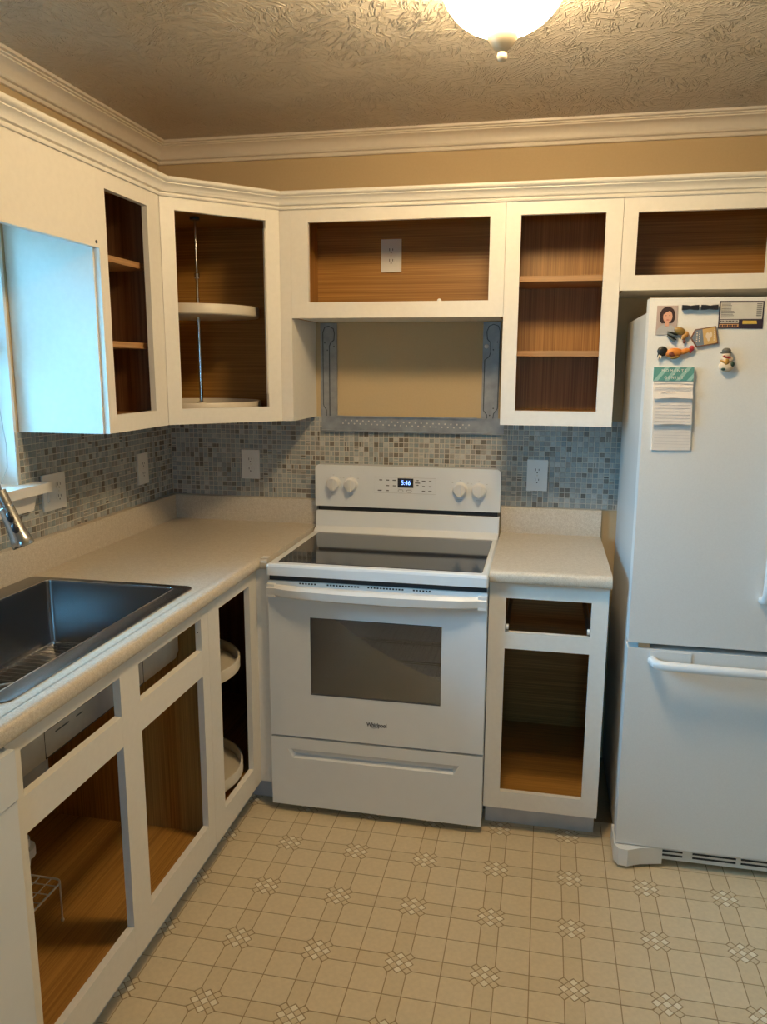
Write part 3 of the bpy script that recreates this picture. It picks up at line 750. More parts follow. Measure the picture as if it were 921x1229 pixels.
# ================================================================== RANGE
rg = thing('electric_range', 'white freestanding electric range with black glass cooktop', 'range', (1.0355, -.33, 0))
rx0, rx1 = .660, 1.4115
def rob(name, bm, m, bev=0, parent=None, **k):
    return obj(name, bm, m, rg, bev, world=True, **k) if parent is None else sub(name, bm, m, parent, bev, **k)
rob('body', bx(bx(bx(bx(B(), rx0+.002, rx0+.02, -.628, -.03, .05, .876), rx1-.02, rx1-.002, -.628, -.03, .05, .876), rx0+.02, rx1-.02, -.05, -.03, .05, .876), rx0+.02, rx1-.02, -.628, -.05, .05, .07), ENAMEL)
ctf = B()
gx0, gx1, gy0, gy1 = .693, 1.389, -.628, -.135
zt = .917
bx(ctf, rx0, rx1, -.658, gy0, .878, zt); bx(ctf, rx0, gx0, gy0, gy1, .878, zt); bx(ctf, gx1, rx1, gy0, gy1, .878, zt); bx(ctf, rx0, rx1, gy1, -.03, .878, zt)
bmesh.ops.remove_doubles(ctf, verts=ctf.verts, dist=1e-5)
ck = rob('cooktop_frame', loft(B(), [[(p[0], p[1], z) for p in rrect(rx0+a, rx1-a, -.660+a, -.03, .008, 3)] for a, z in ((0, .878), (0, .908), (.003, .915), (.009, zt+.001), (.012, zt+.001))], cap0=True, cap1=True), ENAMEL, smooth=False)
ctf.free()
gl = rob('glass_surface', loft(B(), [[(p[0], p[1], z) for p in rrect(gx0+a, gx1-a, gy0+a, gy1-a, .008, 3)] for a, z in ((0, zt-.002), (0, zt+.0018), (.0012, zt+.0028))], cap1=True), GLASSTOP, smooth=False)
# backguard: lower riser, black gap, control fascia
b = B()
for (x0, x1) in ((rx0+.004, rx1-.004),):
    card_pts = [(-.115, zt), (-.075, .935), (-.066, .998), (-.03, .998), (-.03, zt)]
    a = [b.verts.new((x0, p[0], p[1])) for p in card_pts]; c_ = [b.verts.new((x1, p[0], p[1])) for p in card_pts]
    b.faces.new(a); b.faces.new(c_[::-1])
    for i in range(5): b.faces.new((a[(i+1)%5], a[i], c_[i], c_[(i+1)%5]))
    bmesh.ops.recalc_face_normals(b, faces=b.faces)
rob('backguard_riser', b, ENAMEL, .003)
rob('vent_gap', box(rx0+.012, rx1-.012, -.058, -.031, .997, 1.0165), BLACK)
fa = rob('control_fascia', card(B(), [(x_, z_) for x_, z_ in [(rx0+.002, 1.016), (rx1-.002, 1.016), (rx1-.002, 1.168), (rx1-.006, 1.179), (rx1-.016, 1.185), (rx0+.016, 1.185), (rx0+.006, 1.179), (rx0+.002, 1.168)]], -.066, -.012), ENAMEL, .005)
FYc = -.066
rob('panel_outline', tube(B(), [(x_, FYc-.0002, z_) for x_, z_ in ((.908, 1.142), (1.155, 1.142), (1.155, 1.079), (.908, 1.079))], .0007, 4, True), LGREY, parent=fa)
dsp = rob('clock_display', box(1.003, 1.066, FYc-.0012, FYc+.002, 1.102, 1.139), BLACK, parent=fa)
for nm in ((text_bm('5:46', .026, (1.036, FYc-.0016, 1.121), sx=.85)),): sub('clock_digits', nm, LED, dsp)
pb = B()
for (x_, z_, w_) in ((.934, 1.130, .012), (.962, 1.130, .012), (.989, 1.130, .014), (.962, 1.108, .012), (.989, 1.108, .012), (.930, 1.088, .016), (.962, 1.088, .010),
                     (1.083, 1.132, .008), (1.083, 1.113, .008), (1.083, 1.122, .020), (1.107, 1.130, .014), (1.133, 1.130, .010), (1.107, 1.109, .010), (1.133, 1.109, .010), (1.107, 1.090, .012), (1.133, 1.090, .014)):
    bx(pb, x_-w_/2, x_+w_/2, FYc-.0006, FYc, z_-.0018, z_+.0018)
rob('key_legend', pb, INK, parent=fa)
for x_ in (1.015, 1.049):
    rob('key_outline', tube(B(), [(p[0], FYc-.0002, p[1]) for p in rrect(x_-.010, x_+.010, 1.083, 1.093, .004, 2)], .0006, 4, True), INK, parent=fa)
for i, (x_, z_) in enumerate(((.739, 1.108), (.811, 1.107), (1.252, 1.102), (1.326, 1.100))):
    kn = rob('knob', lathe(B(), [(.030, 0), (.030, .004), (.026, .006), (.025, .022), (.022, .025), (.0, .025)], (x_, FYc, z_), 28, 'y'), PLASTW)
    sub('knob_grip', box(x_-.0065, x_+.0065, FYc-.036, FYc-.02, z_-.024, z_+.024), PLASTW, kn, .003)
    mk = B()
    for dx, dz in ((-.030, .026), (0, .036), (.030, .026)): bx(mk, x_+dx-.003, x_+dx+.003, FYc-.0006, FYc, z_+dz-.001, z_+dz+.001)
    bx(mk, x_-.010, x_+.010, FYc-.0006, FYc, z_-.040, z_-.038); bx(mk, x_-.007, x_+.007, FYc-.0006, FYc, z_-.046, z_-.044)
    rob('knob_legend', mk, LGREY, parent=fa)
# door with window
DY = -.649
wx0, wx1, wz0, wz1 = .812, 1.262, .457, .733
b = B(); dx0, dx1, dz0, dz1 = rx0+.003, rx1-.003, .295, .857
bx(b, dx0, wx0, DY, -.63, dz0, dz1); bx(b, wx1, dx1, DY, -.63, dz0, dz1); bx(b, wx0, wx1, DY, -.63, dz0, wz0); bx(b, wx0, wx1, DY, -.63, wz1, dz1)
bmesh.ops.remove_doubles(b, verts=b.verts, dist=1e-5)
fcs = [f for f in b.faces if all(len(e.link_faces) > 2 for e in f.edges)]
dr_ = rob('oven_door', b, ENAMEL)
sub('door_window', box(wx0, wx1, DY+.0012, DY+.004, wz0, wz1), OVENGLASS, dr_)
sub('window_border', tube(B(), [(x_, DY, z_) for x_, z_ in ((wx0, wz0), (wx1, wz0), (wx1, wz1), (wx0, wz1))], .0012, 4, True), DARKG, dr_)
cv = B()
bx(cv, wx0-.06, wx1+.06, -.16, -.15, .35, .80); bx(cv, wx0-.06, wx1+.06, -.628, -.15, .345, .355); bx(cv, wx0-.06, wx1+.06, -.628, -.15, .80, .81)
bx(cv, wx0-.07, wx0-.06, -.628, -.15, .345, .81); bx(cv, wx1+.06, wx1+.07, -.628, -.15, .345, .81)
rob('oven_cavity', cv, CAVITY)
for z_ in (.50, .585):
    b = B()
    for y_ in (-.60, -.40, -.20): tube(b, [(wx0-.055, y_, z_), (wx1+.055, y_, z_)], .0035, 6)
    for k in range(22): tube(b, [(wx0-.045+k*.0255, -.60, z_), (wx0-.045+k*.0255, -.19, z_)], .0009, 5)
    rob('oven_rack', b, CHROME)
rob('top_gap', box(rx0+.006, rx1-.006, -.640, -.60, .857, .878), DARKG)
vb_ = B()
for x_s, nn in ((.775, 6), (.872, 11), (1.012, 12), (1.165, 6)):
    for k in range(nn): bx(vb_, x_s+k*.0105, x_s+k*.0105+.006, DY-.001, DY+.002, .8495, .8545)
sub('vent_slots', vb_, BLACK, dr_, kind='stuff')
# handle: bowed bar between end blocks
b = B(); rings = []
nn = 24
for i in range(nn+1):
    t = i/nn; x_ = rx0+.004+(rx1-rx0-.008)*t
    s = max(0, math.sin(PI*min(1, max(0, (t-.045)/.91))))**.5
    y_f = DY-.020-.030*s; zt_ = .845; zb = .806-.004*s
    rings.append([(x_, DY-.002-.014*s, zt_), (x_, y_f+.010, zt_), (x_, y_f, zt_-.010), (x_, y_f+.003, zb+.006), (x_, y_f+.010, zb), (x_, DY-.002-.016*s, zb)])
loft(b, rings, True, True); bmesh.ops.recalc_face_normals(b, faces=b.faces)
sub('door_handle', b, PLASTW, dr_)
for x_ in (rx0+.003, rx1-.032): sub('handle_end', box(x_, x_+.029, DY-.017, DY, .803, .848), PLASTW, dr_, .003)
sub('brand_lettering', text_bm('Whirlpool', .0205, (1.0445, DY-.0004, .3650), sx=.82, bold=.0004), INK, dr_)
sub('brand_ring', tube(B(), [(1.045+.020*math.cos(PI*(1.0+a/10*.55)), DY-.0006, .360+.006*math.sin(PI*(1.0+a/10*.9))) for a in range(11)], .0005, 4), INK, dr_)
# storage drawer with a scooped pull
rob('drawer_gap', box(rx0+.006, rx1-.006, -.63, -.60, .06, .30), DARKG)
b = B()
zA, zB_ = .030, .287
pull = [(.722, .246), (1.330, .246), (1.312, .212), (.742, .212)]
fr4 = [(dx0, zB_), (dx1, zB_), (dx1, zA), (dx0, zA)]
vo = [b.verts.new((x_, DY, z_)) for x_, z_ in fr4]; vi = [b.verts.new((x_, DY, z_)) for x_, z_ in pull]
vd = [b.verts.new(p) for p in ((.735, DY+.004, .244), (1.317, DY+.004, .244), (1.305, DY+.016, .222), (.750, DY+.016, .222))]
bk4 = [b.verts.new((x_, -.628, z_)) for x_, z_ in fr4]
for i in range(4):
    j = (i+1) % 4
    b.faces.new((vo[i], vo[j], vi[j], vi[i])); b.faces.new((vi[i], vi[j], vd[j], vd[i])); b.faces.new((vo[j], vo[i], bk4[i], bk4[j]))
b.faces.new(vd); b.faces.new(bk4[::-1]); bmesh.ops.recalc_face_normals(b, faces=b.faces)
rob('storage_drawer', b, ENAMEL)
for x_ in (rx0+.05, rx1-.05):
    for y_ in (-.58, -.10): rob('foot', lathe(B(), [(.018, 0), (.018, .012), (.010, .014), (.010, .052)], (x_, y_, 0), 14), BLACK)

# ================================================================== REFRIGERATOR
rf = thing('refrigerator', 'white french-door refrigerator with bottom freezer drawer', 'refrigerator', (2.30, -.38, 0))
fx0, fx1, fy = 1.845, 2.755, -.713
def fob(name, bm, m, bev=0, parent=None, **k):
    return obj(name, bm, m, rf, bev, world=True, **k) if parent is None else sub(name, bm, m, parent, bev, **k)
fob('case', box(fx0+.004, fx1-.004, -.640, -.06, .045, 1.733), FRIDGES, .012)
fob('door_gasket', box(fx0+.014, fx1-.014, -.652, -.638, .08, 1.74), DARKG)
ld = fob('door', box(fx0, 2.298, fy, -.650, .749, 1.768), FRIDGEW, .009, seg=3)
rd = fob('door', box(2.302, fx1, fy, -.650, .749, 1.768), FRIDGEW, .009, seg=3)
fd = fob('freezer_drawer', box(fx0, fx1, fy, -.650, .072, .731), FRIDGEW, .009, seg=3)
for x_, s, dd_ in ((2.215, 1, ld), (2.385, -1, rd)):
    b = B(); tube(b, [(x_, fy-.002, .905), (x_, fy-.034, .915), (x_, fy-.046, .95), (x_, fy-.046, 1.50), (x_, fy-.034, 1.535), (x_, fy-.002, 1.545)], [.013, .013, .013, .013, .013, .013], 12)
    sub('handle', b, PLASTW, dd_)
b = B(); tube(b, [(1.918, fy-.002, .697), (1.926, fy-.035, .697), (1.95, fy-.047, .697), (2.30, fy-.052, .694), (2.65, fy-.047, .697), (2.674, fy-.035, .697), (2.682, fy-.002, .697)], .0145, 12)
sub('handle', b, PLASTW, fd); sub('handle_plate', box(1.910, 2.03, fy-.003, fy+.001, .690, .726), FRIDGEW, fd, .001)
for x_ in (fx0+.012, fx1-.072):
    fob('hinge_cover', box(x_, x_+.06, -.69, -.55, 1.7335, 1.762), PLASTW, .005)
fob('hinge_bracket', box(1.875, 1.91, fy+.006, -.655, .733, .747), CHROME)
# kick grille with rounded corner feet
gr = fob('kick_grille', box(fx0+.03, fx1-.03, -.690, -.62, .020, .068), PLASTW, .004)
for x_s in (1.985, 2.085, 2.23, 2.375):
    for z_ in (.033, .047): sub('grille_slot', box(x_s, x_s+(.07 if x_s < 2 else .13), -.6912, -.689, z_, z_+.006), DARKG, gr)
for x_ in (fx0-.004, fx1-.146):
    pts = [(x_, -.60), (x_, -.712), (x_+.012, -.738), (x_+.04, -.742), (x_+.08, -.722), (x_+.15, -.705), (x_+.15, -.60)]
    fob('foot_cover', prism(B(), pts, .012, .069), PLASTW, .008)
    fob('leveling_foot', lathe(B(), [(.02, 0), (.02, .008), (.008, .01), (.008, .03)], (x_+.05, -.68, 0), 14), BLACK)
for x_ in (fx0+.06, fx1-.06): fob('roller', lathe(B(), [(.02, -.012), (.022, -.008), (.022, .008), (.02, .012)], (x_, -.15, .0225), 18, 'x'), BLACK)

# ---- magnets and papers on the refrigerator door
GM = 'magnets on the refrigerator door'
MY = fy-.0004
def dis(n, c, rx, rz, k=18, a0=0, a1=2*PI): return [(c[0]+rx*math.cos(a0+(a1-a0)*i/k), c[1]+rz*math.sin(a0+(a1-a0)*i/k)) for i in range(k if a1-a0 > 6.2 else k+1)]
MC = {n: plain(n, c_, .45) for n, c_ in {'mauve_photo_ground': (.45, .36, .33), 'dark_hair_print': (.045, .022, .018), 'skin_print': (.66, .36, .25), 'grey_shirt_print': (.42, .42, .43),
     'lip_print': (.50, .12, .10), 'menu_border': (.035, .020, .035), 'menu_paper': (.60, .58, .53), 'menu_yellow': (.60, .42, .08), 'menu_orange': (.62, .33, .13), 'olive_feather': (.24, .15, .035), 'tan_feather': (.42, .22, .06),
     'slate_feather': (.11, .14, .15), 'black_feather': (.012, .014, .012), 'orange_feather': (.58, .20, .03), 'rust_feather': (.18, .045, .02), 'red_comb': (.40, .025, .03), 'slate_blue_print': (.17, .21, .26),
     'straw_print': (.62, .40, .15), 'frame_brown': (.16, .065, .03), 'cream_resin': (.72, .60, .45), 'grey_hat': (.10, .10, .09), 'gold_resin': (.45, .25, .05), 'dark_green_resin': (.03, .07, .05)}.items()}
ph = thing('photo_magnet', 'portrait photo of a dark-haired person in a grey top on refrigerator', 'photo', (1.893, MY, 1.666), 0, None)
def mob(t, name, bm, m, bev=0, **k): return obj(name, bm, m, t, bev, world=True, **k)
mob(ph, 'card', card(B(), [(1.8655, 1.666), (1.9215, 1.666), (1.9215, 1.747), (1.8655, 1.747)], MY-.0012, MY), MC['mauve_photo_ground'])
yf = MY-.0012
def lay(t, name, pts, i, m): return mob(t, name, card(B(), pts, yf-.0003*(i+1), yf-.0003*i+.0001), MC[m])
lay(ph, 'shirt', [(1.8665, 1.667), (1.9205, 1.667), (1.9195, 1.682), (1.908, 1.6925), (1.899, 1.696), (1.889, 1.696), (1.878, 1.691), (1.868, 1.680)], 0, 'grey_shirt_print')
lay(ph, 'hair', dis('h', (1.8945, 1.7215), .0205, .0225)[0:11]+[(1.8745, 1.706), (1.880, 1.698), (1.909, 1.699), (1.9145, 1.708)], 1, 'dark_hair_print')
lay(ph, 'neck', [(1.890, 1.690), (1.900, 1.690), (1.8995, 1.707), (1.8895, 1.707)], 2, 'skin_print')
lay(ph, 'face', dis('f', (1.8955, 1.7165), .0125, .0172), 3, 'skin_print')
lay(ph, 'fringe', [(1.881, 1.723), (1.8835, 1.7225), (1.892, 1.729), (1.901, 1.733), (1.9085, 1.722), (1.910, 1.725), (1.906, 1.736), (1.893, 1.739), (1.884, 1.733)], 4, 'dark_hair_print')
for x_ in (1.8905, 1.9005): lay(ph, 'eye', dis('e', (x_, 1.7195), .0018, .0010, 8), 4, 'dark_hair_print')
lay(ph, 'mouth', dis('m', (1.8957, 1.7075), .0042, .0014, 10), 4, 'lip_print')
for x0, x1, wh in ((1.9315, 1.976, 'portrait photo'), (1.9825, 2.0265, 'price list card')):
    o = obj('magnetic_clip', card(B(), [(x0, 1.734), (x0+.012, 1.7345), (x0+.022, 1.736), (x0+.032, 1.7345), (x1, 1.734), (x1, 1.7475), (x0+.032, 1.747), (x0+.022, 1.7455), (x0+.012, 1.747), (x0, 1.7475)], MY-.010, MY), BLACK, None, .0015)
    tag(o, 'small black bar magnet next to the '+wh+' on refrigerator', 'magnet', 'pair of black bar magnets')
mn = thing('menu_magnet', 'dark-bordered price list card magnet on refrigerator', 'magnet', (2.09, MY, 1.683), 0, None)
mob(mn, 'card', card(B(), [(2.031, 1.6835), (2.147, 1.682), (2.1465, 1.757), (2.0305, 1.758)], MY-.0012, MY), MC['menu_border'])
lay(mn, 'price_panel', [(2.034, 1.7085), (2.1435, 1.7085), (2.1435, 1.753), (2.034, 1.753)], 0, 'menu_paper')
for k in range(10):
    z_ = 1.7485-k*.0039; ln = random.uniform(.018, .036)
    mob(mn, 'item_line', box(2.0365, 2.0365+ln, yf-.0007, yf-.0002, z_, z_+.0013), INK); mob(mn, 'price_line', box(2.128, 2.1415, yf-.0007, yf-.0002, z_, z_+.0017), INK)
lay(mn, 'logo_patch', [(2.034, 1.698), (2.084, 1.698), (2.084, 1.7065), (2.034, 1.7065)], 0, 'menu_paper')
lay(mn, 'phone_patch', [(2.034, 1.6865), (2.084, 1.6865), (2.084, 1.6955), (2.034, 1.6955)], 0, 'menu_orange')
lay(mn, 'slogan_patch', [(2.094, 1.695), (2.132, 1.695), (2.130, 1.704), (2.094, 1.7045)], 0, 'menu_yellow')
tx = B()
for k in range(9): bx(tx, 2.036+k*.0052, 2.0395+k*.0052, yf-.0007, yf-.0002, 1.7005+(k % 3)*.0006, 1.7045)
for k in range(7): bx(tx, 2.037+k*.0065, 2.0412+k*.0065, yf-.0007, yf-.0002, 1.6885, 1.6935)
mob(mn, 'logo_marks', tx, MC['menu_border'])
# house-shaped plaque, tilted
hm = thing('plaque_magnet', 'tilted house-shaped plaque magnet with blue and straw halves', 'magnet', (1.99, MY, 1.632), 0, GM)
mob(hm, 'plaque', card(B(), [(1.960, 1.657), (1.977, 1.632), (2.034, 1.642), (2.0255, 1.690), (1.970, 1.681)], MY-.006, MY), MC['frame_brown'], .0008)
yf = MY-.0058
lay(hm, 'blue_print', [(1.9635, 1.657), (1.9785, 1.6355), (1.9965, 1.6385), (1.990, 1.6815), (1.972, 1.6785)], 0, 'slate_blue_print')
lay(hm, 'straw_print', [(1.9965, 1.6385), (2.031, 1.6445), (2.0235, 1.687), (1.990, 1.6815)], 0, 'straw_print')
for k, (x_, z_) in enumerate(((2.004, 1.664), (2.012, 1.666), (2.008, 1.657))): lay(hm, 'emblem', dis('e', (x_, z_), .0045, .009, 8), 1+k, 'cream_resin')
tx = B()
for k in range(5): bx(tx, 1.975, 1.978, yf-.0007, yf-.0003, 1.646+k*.006, 1.6495+k*.006); bx(tx, 1.982, 1.985, yf-.0007, yf-.0003, 1.648+k*.006, 1.6515+k*.006)
for k in range(6): bx(tx, 2.021, 2.0235, yf-.0007, yf-.0003, 1.650+k*.0058, 1.654+k*.0058)
mob(hm, 'lettering', tx, MC['cream_resin'])
# roosters
r1 = thing('rooster_magnet', 'olive and tan hen magnet with slate tail feathers beside the plaque', 'magnet', (1.925, MY, 1.645), 0, GM)
mob(r1, 'body', ell(B(), (1.930, MY-.006, 1.6765), (.017, .0065, .0105), .35), MC['olive_feather'])
mob(r1, 'neck', ell(ell(B(), (1.944, MY-.005, 1.664), (.0075, .005, .013), .5), (1.949, MY-.005, 1.668), (.006, .004, .008), 0), MC['tan_feather'])
mob(r1, 'head', ell(B(), (1.944, MY-.005, 1.648), (.004, .004, .006), .2), MC['rust_feather'])
for k in range(4):
    mob(r1, 'tail_feather', ell(B(), (1.911-.001*k, MY-.005-.0005*k, 1.6705-k*.0052), (.0165, .0035, .0032), .30+k*.12), MC['slate_feather'] if k % 2 else MC['black_feather'])
r2 = thing('rooster_magnet', 'orange rooster magnet with black tail and red comb above notepad', 'magnet', (1.92, MY, 1.598), 0, GM)
mob(r2, 'tail', ell(ell(B(), (1.887, MY-.006, 1.621), (.015, .006, .014), .3), (1.880, MY-.005, 1.611), (.006, .004, .011), .3), MC['black_feather'])
mob(r2, 'tail_tip', ell(ell(B(), (1.877, MY-.0085, 1.604), (.0022, .002, .008), .2), (1.883, MY-.0085, 1.604), (.0015, .002, .006), .0), MC['cream_resin'])
mob(r2, 'body', ell(ell(B(), (1.918, MY-.007, 1.6165), (.024, .0075, .0135), -.12), (1.946, MY-.006, 1.6205), (.019, .005, .0075), -.30), MC['orange_feather'])
mob(r2, 'wing', ell(B(), (1.912, MY-.0125, 1.6125), (.0095, .003, .0070), .4), MC['rust_feather'])
mob(r2, 'breast', ell(B(), (1.921, MY-.0095, 1.6035), (.0125, .004, .0045), -.2), MC['olive_feather'])
mob(r2, 'comb', ell(ell(B(), (1.965, MY-.006, 1.629), (.0075, .0045, .0080), .2), (1.962, MY-.006, 1.621), (.004, .003, .006), 0), MC['red_comb'])
sn = thing('snowman_magnet', 'small snowman figure magnet with grey hat right of the plaque', 'magnet', (2.06, MY, 1.563), 0, GM)
mob(sn, 'body', ell(ell(B(), (2.059, MY-.008, 1.579), (.020, .009, .0160)), (2.060, MY-.008, 1.598), (.017, .008, .013)), MC['cream_resin'])
mob(sn, 'head', ell(B(), (2.058, MY-.009, 1.611), (.013, .008, .010)), MC['cream_resin'])
mob(sn, 'hat', ell(ell(B(), (2.057, MY-.009, 1.622), (.0125, .008, .0085)), (2.056, MY-.009, 1.6165), (.0155, .0085, .0035)), MC['grey_hat'])
mob(sn, 'scarf', ell(ell(B(), (2.059, MY-.012, 1.604), (.012, .006, .0030), .2), (2.052, MY-.011, 1.608), (.004, .006, .003)), MC['red_comb'])
mob(sn, 'vest', ell(ell(B(), (2.058, MY-.0155, 1.592), (.007, .003, .009), .2), (2.048, MY-.013, 1.593), (.008, .004, .003), .5), MC['gold_resin'])
mob(sn, 'mitten', ell(ell(B(), (2.0735, MY-.011, 1.585), (.007, .005, .008)), (2.051, MY-.014, 1.5715), (.006, .004, .004)), MC['dark_green_resin'])
tag(obj('button_magnet', lathe(B(), [(.009, 0), (.009, .005), (.007, .007), (0, .007)], (2.164, MY, 1.735), 18, 'y'), MC['tan_feather']), 'small round brown button magnet beside the menu card', 'magnet', GM)
# notepad
npd = thing('notepad', 'magnetic notepad with teal striped header and torn ruled pages on refrigerator', 'notepad', (1.925, MY, 1.338))
def pg(name, zt_, zb_, y_a, y_b, jag, dx=0.0):
    pts = [(1.867, zt_), (1.867+dx, zb_)]
    k = 9
    bot = [(1.8675+dx+.107*i/k, zb_+(random.uniform(-jag, jag) if 0 < i < k else 0)+jag*1.5*math.sin(i/k*PI)) for i in range(k+1)]
    pts = bot+[(1.975, zt_), (1.867, zt_)]
    b = B()
    a = [b.verts.new((x_, y_b if z_ == zt_ else y_a, z_)) for x_, z_ in pts]; c_ = [b.verts.new((x_, (y_b if z_ == zt_ else y_a)+.0008, z_)) for x_, z_ in pts]
    b.faces.new(a); b.faces.new(c_[::-1]); m = len(pts)
    for i in range(m): b.faces.new((a[(i+1)%m], a[i], c_[i], c_[(i+1)%m]))
    bmesh.ops.recalc_face_normals(b, faces=b.faces)
    return mob(npd, name, b, PAPER)
mob(npd, 'backing', card(B(), [(1.875, 1.339), (1.982, 1.341), (1.975, 1.575), (1.867, 1.576)], MY-.004, MY), PAPER)
pg('page', 1.537, 1.414, MY-.0125, MY-.0050, .0012, .004); pg('page', 1.537, 1.488, MY-.0165, MY-.0065, .0012, .0015); pg('page_stub', 1.538, 1.529, MY-.0095, MY-.0085, .0015)
hd = mob(npd, 'header', card(B(), [(1.8665, 1.538), (1.9752, 1.538), (1.9752, 1.5765), (1.8665, 1.5765)], MY-.0105, MY-.004), TEAL)
for k in range(4):
    x_ = 1.8665+k*.030
    pts = [(x_, 1.5382), (x_+.012, 1.5382), (min(x_+.042, 1.975), 1.5763), (min(x_+.030, 1.975), 1.5763)]
    if k == 3: pts = [(x_, 1.5382), (x_+.012, 1.5382), (1.975, 1.546), (1.975, 1.5605)]
    sub('stripe', card(B(), pts, MY-.0107, MY-.0104), TEALL, hd)
sub('header_lettering', text_bm('M O M E N T S', .0105, (1.921, MY-.0109, 1.5665), depth=.0001), PAPER, hd)
sub('header_lettering', text_bm('of', .006, (1.921, MY-.0109, 1.5568), depth=.0001), PAPER, hd)
sub('header_lettering', text_bm('G E N I U S', .0105, (1.921, MY-.0109, 1.5470), depth=.0001), PAPER, hd)
rl = B()
for k in range(5): bx(rl, 1.871, 1.972, MY-.0168+(k-4)*-.0021-.0003, MY-.0160+(k-4)*-.0021, 1.4935+k*.0085, 1.4941+k*.0085)
for k in range(7): bx(rl, 1.876, 1.974, MY-.0128+.0006*k-.0002, MY-.0121+.0006*k, 1.4235+k*.0092, 1.4241+k*.0092)
for k in range(8): bx(rl, 1.880, 1.978, MY-.0044, MY-.0038, 1.349+k*.0085, 1.3496+k*.0085)
mob(npd, 'ruled_lines', rl, RULE)
sc_pts = [(1.888+i*.0016, MY-.0158, 1.5028+.0035*abs(math.sin(i*1.25))+(.004 if i in (7, 16, 24) else 0)) for i in range(28)]
mob(npd, 'handwriting', tube(B(), sc_pts, .00035, 4), RULE)

# ================================================================== MICROWAVE BRACKET
br = thing('microwave_bracket', 'galvanized steel microwave mounting bracket on the wall above the range', 'bracket', (1.035, -.002, 1.322))
def mx(zx): return .672+(zx/4.004+380-385)/303.0
def mz(zy): return 1.744-(380+zy/4.004-388)/303.6
b_ = obj('side_plate', box(mx(20), mx(103), -.006, -.001, 1.376, 1.744), GALV, br, .001, world=True)
obj('side_plate', box(mx(808), mx(888), -.006, -.001, 1.376, 1.744), GALV, br, .001, world=True)
b2 = obj('lower_rail', box(mx(25), 1.4115, -.0105, -.006, mz(548), mz(478)), GALV, br, .0012, world=True)
obj('rail_flange', box(mx(25), 1.4115, -.022, -.0105, mz(552), mz(546)), GALV, br, .001, world=True)
obj('rail_flange', box(mx(103), mx(790), -.018, -.0105, mz(481), mz(475)), GALV, br, .001, world=True)
def crease(pts): return tube(B(), [(mx(p[0]), -.0062, mz(p[1])) for p in pts], .0018, 6)
obj('crease', crease([(65, 500), (65, 170), (65, 140), (72, 125), (88, 112), (91, 80), (85, 58), (62, 46), (42, 52), (33, 75), (33, 420), (36, 432), (48, 448), (50, 500), (58, 517), (66, 505), (65, 170)]), GALVD, br, world=True)
obj('crease', crease([(862, 500), (858, 525), (848, 535), (836, 525), (834, 460), (818, 440), (818, 205), (838, 190), (845, 170), (843, 125), (828, 110), (825, 75), (835, 50), (855, 42), (878, 50), (886, 75), (884, 430), (866, 455), (862, 500)]), GALVD, br, world=True)
for zx, zy in ((42, 125), (55, 160), (88, 142), (875, 123), (857, 158), (864, 430), (848, 463)):
    obj('screw_hole', lathe(B(), [(.0025, 0), (.0, .0006)], (mx(zx), -.006, mz(zy)), 10, 'y'), DARKG, br, world=True)
pb = B()
for k in range(22):
    for r_ in (0, 1):
        x_ = mx(133+k*28.8+r_*14.4)
        lathe(pb, [(.0032, 0), (.0028, .0006), (0, .0006)], (x_, -.0105, mz(517-r_*15+.6*k-4)), 8, 'y')
obj('perforation', pb, IVORY, br, world=True, kind='stuff')
obj('bolt_head', lathe(B(), [(.0085, 0), (.008, .003), (.004, .0045), (0, .0045)], (mx(825), -.006, mz(142)), 16, 'y'), PLASTW, br, world=True)
tag(obj('plastic_cap', lathe(B(), [(.008, 0), (.007, .005), (.003, .008), (0, .008)], (1.188, -.279, MZ+.0552), 14), PLASTW), 'tiny white plastic cap on the cabinet ledge over the range', 'cap')
bpy.data.objects['plastic_cap'].location = (0, -.013, 0)

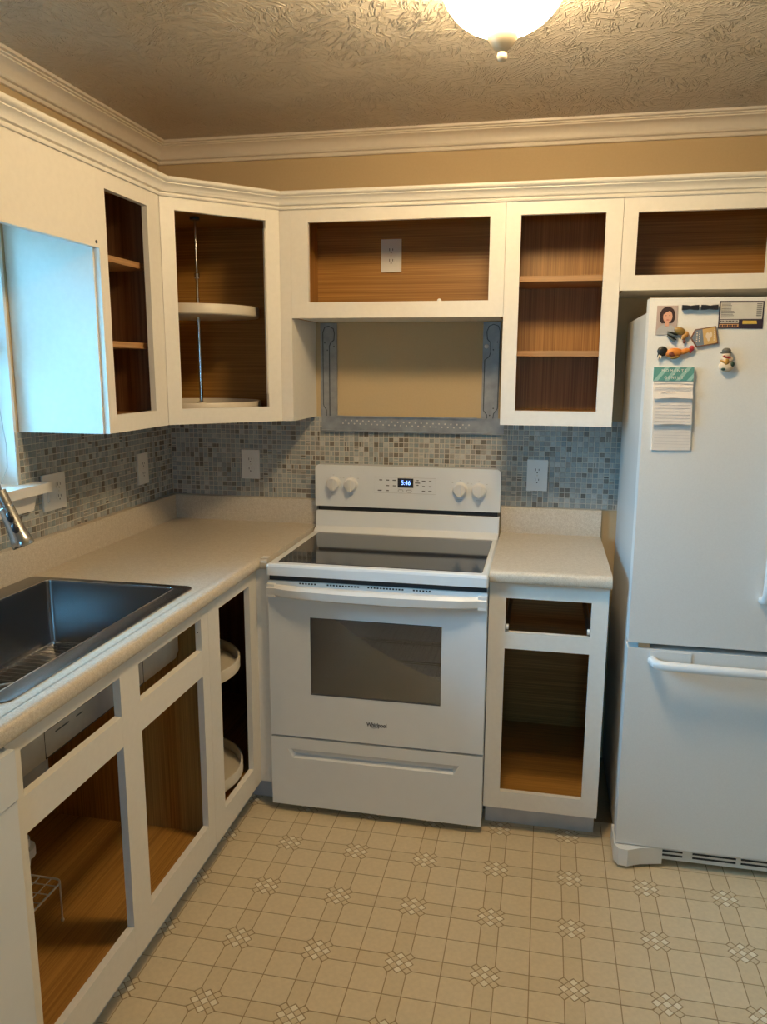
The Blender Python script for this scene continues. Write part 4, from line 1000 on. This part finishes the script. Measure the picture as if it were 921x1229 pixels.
# ================================================================== OUTLETS
def outlet(label, loc, rotz, wdt=.079, hgt=.122, double=False, group=None):
    t = thing('wall_outlet', label, 'outlet', loc, rotz, group)
    pl = obj('cover_plate', box(-wdt/2, wdt/2, -.0062, 0, -hgt/2, hgt/2), PLASTW, t, .0022)
    xs = [0] if not double else [.023]
    for x_ in xs:
        for s in (-1, 1):
            z_ = s*.0195
            pts = [(x_+.0165*math.cos(a), z_+.0145*max(-.85, min(.85, math.sin(a)))) for a in [2*PI*i/20 for i in range(20)]]
            rc = obj('receptacle', card(B(), pts, -.0078, -.006), PLASTW, t)
            for dx, hh in ((-.0063, .0048), (.0063, .0038)): sub('slot', box(x_+dx-.0011, x_+dx+.0011, -.0081, -.0077, z_+.0028-hh, z_+.0028+hh), DARKG, rc)
            sub('ground_hole', lathe(B(), [(.0026, 0), (0, .0003)], (x_, -.0078, z_-.0082), 10, 'y'), DARKG, rc)
        obj('screw', lathe(B(), [(.003, 0), (.002, .001), (0, .001)], (x_, -.0062, 0), 10, 'y'), IVORY, t)
    if double:
        sw = obj('rocker_switch', box(-.023-.0165, -.023+.0165, -.0085, -.006, -.033, .033), PLASTW, t, .001)
        sub('rocker_paddle', box(-.023-.013, -.023+.013, -.0105, -.0083, -.028, .001), PLASTW, sw, .001)
    return t
outlet('white duplex outlet on the tile between corner and range', (.364, -.0056, 1.170), 0)
outlet('white duplex outlet on the tile above the short counter', (1.546, -.0056, 1.160), 0)
outlet('white duplex outlet inside the cabinet over the range', (.961, -.0075, 1.995), 0)
outlet('white duplex outlet on the tile of the sink wall', (.0056, -.265, 1.172), PI/2)
outlet('wide white switch and outlet plate beside the window sill', (.0056, -.848, 1.170), PI/2, .120, .118, True)

# ================================================================== CEILING LIGHT
LX, LY = 1.444, -1.235
lt = thing('ceiling_light', 'lit frosted glass bowl ceiling light with nickel finial', 'light', (LX, LY, ROOM_Z))
obj('canopy', lathe(B(), [(.075, ROOM_Z-.0005), (.128, ROOM_Z-.0005), (.128, ROOM_Z-.022), (.118, ROOM_Z-.030), (.075, ROOM_Z-.030)], (LX, LY, 0), 40), NICKEL, lt, world=True)
pf = []
for k in range(15):
    a = k/14*PI/2; pf.append((0.138*math.cos(a), 2.400-.118*math.sin(a)))
obj('glass_bowl', lathe(B(), [(.132, 2.412), (.138, 2.408)]+pf, (LX, LY, 0), 48), BOWL, lt, world=True, label='glowing frosted glass bowl')
obj('finial', lathe(B(), [(.0, 2.286), (.030, 2.288), (.034, 2.286), (.034, 2.280), (.031, 2.272), (.024, 2.262), (.016, 2.254), (.012, 2.250), (.008, 2.248), (.0105, 2.243), (.0115, 2.238), (.0095, 2.232), (.005, 2.228), (0, 2.227)], (LX, LY, 0), 28), CHAMP, lt, world=True)
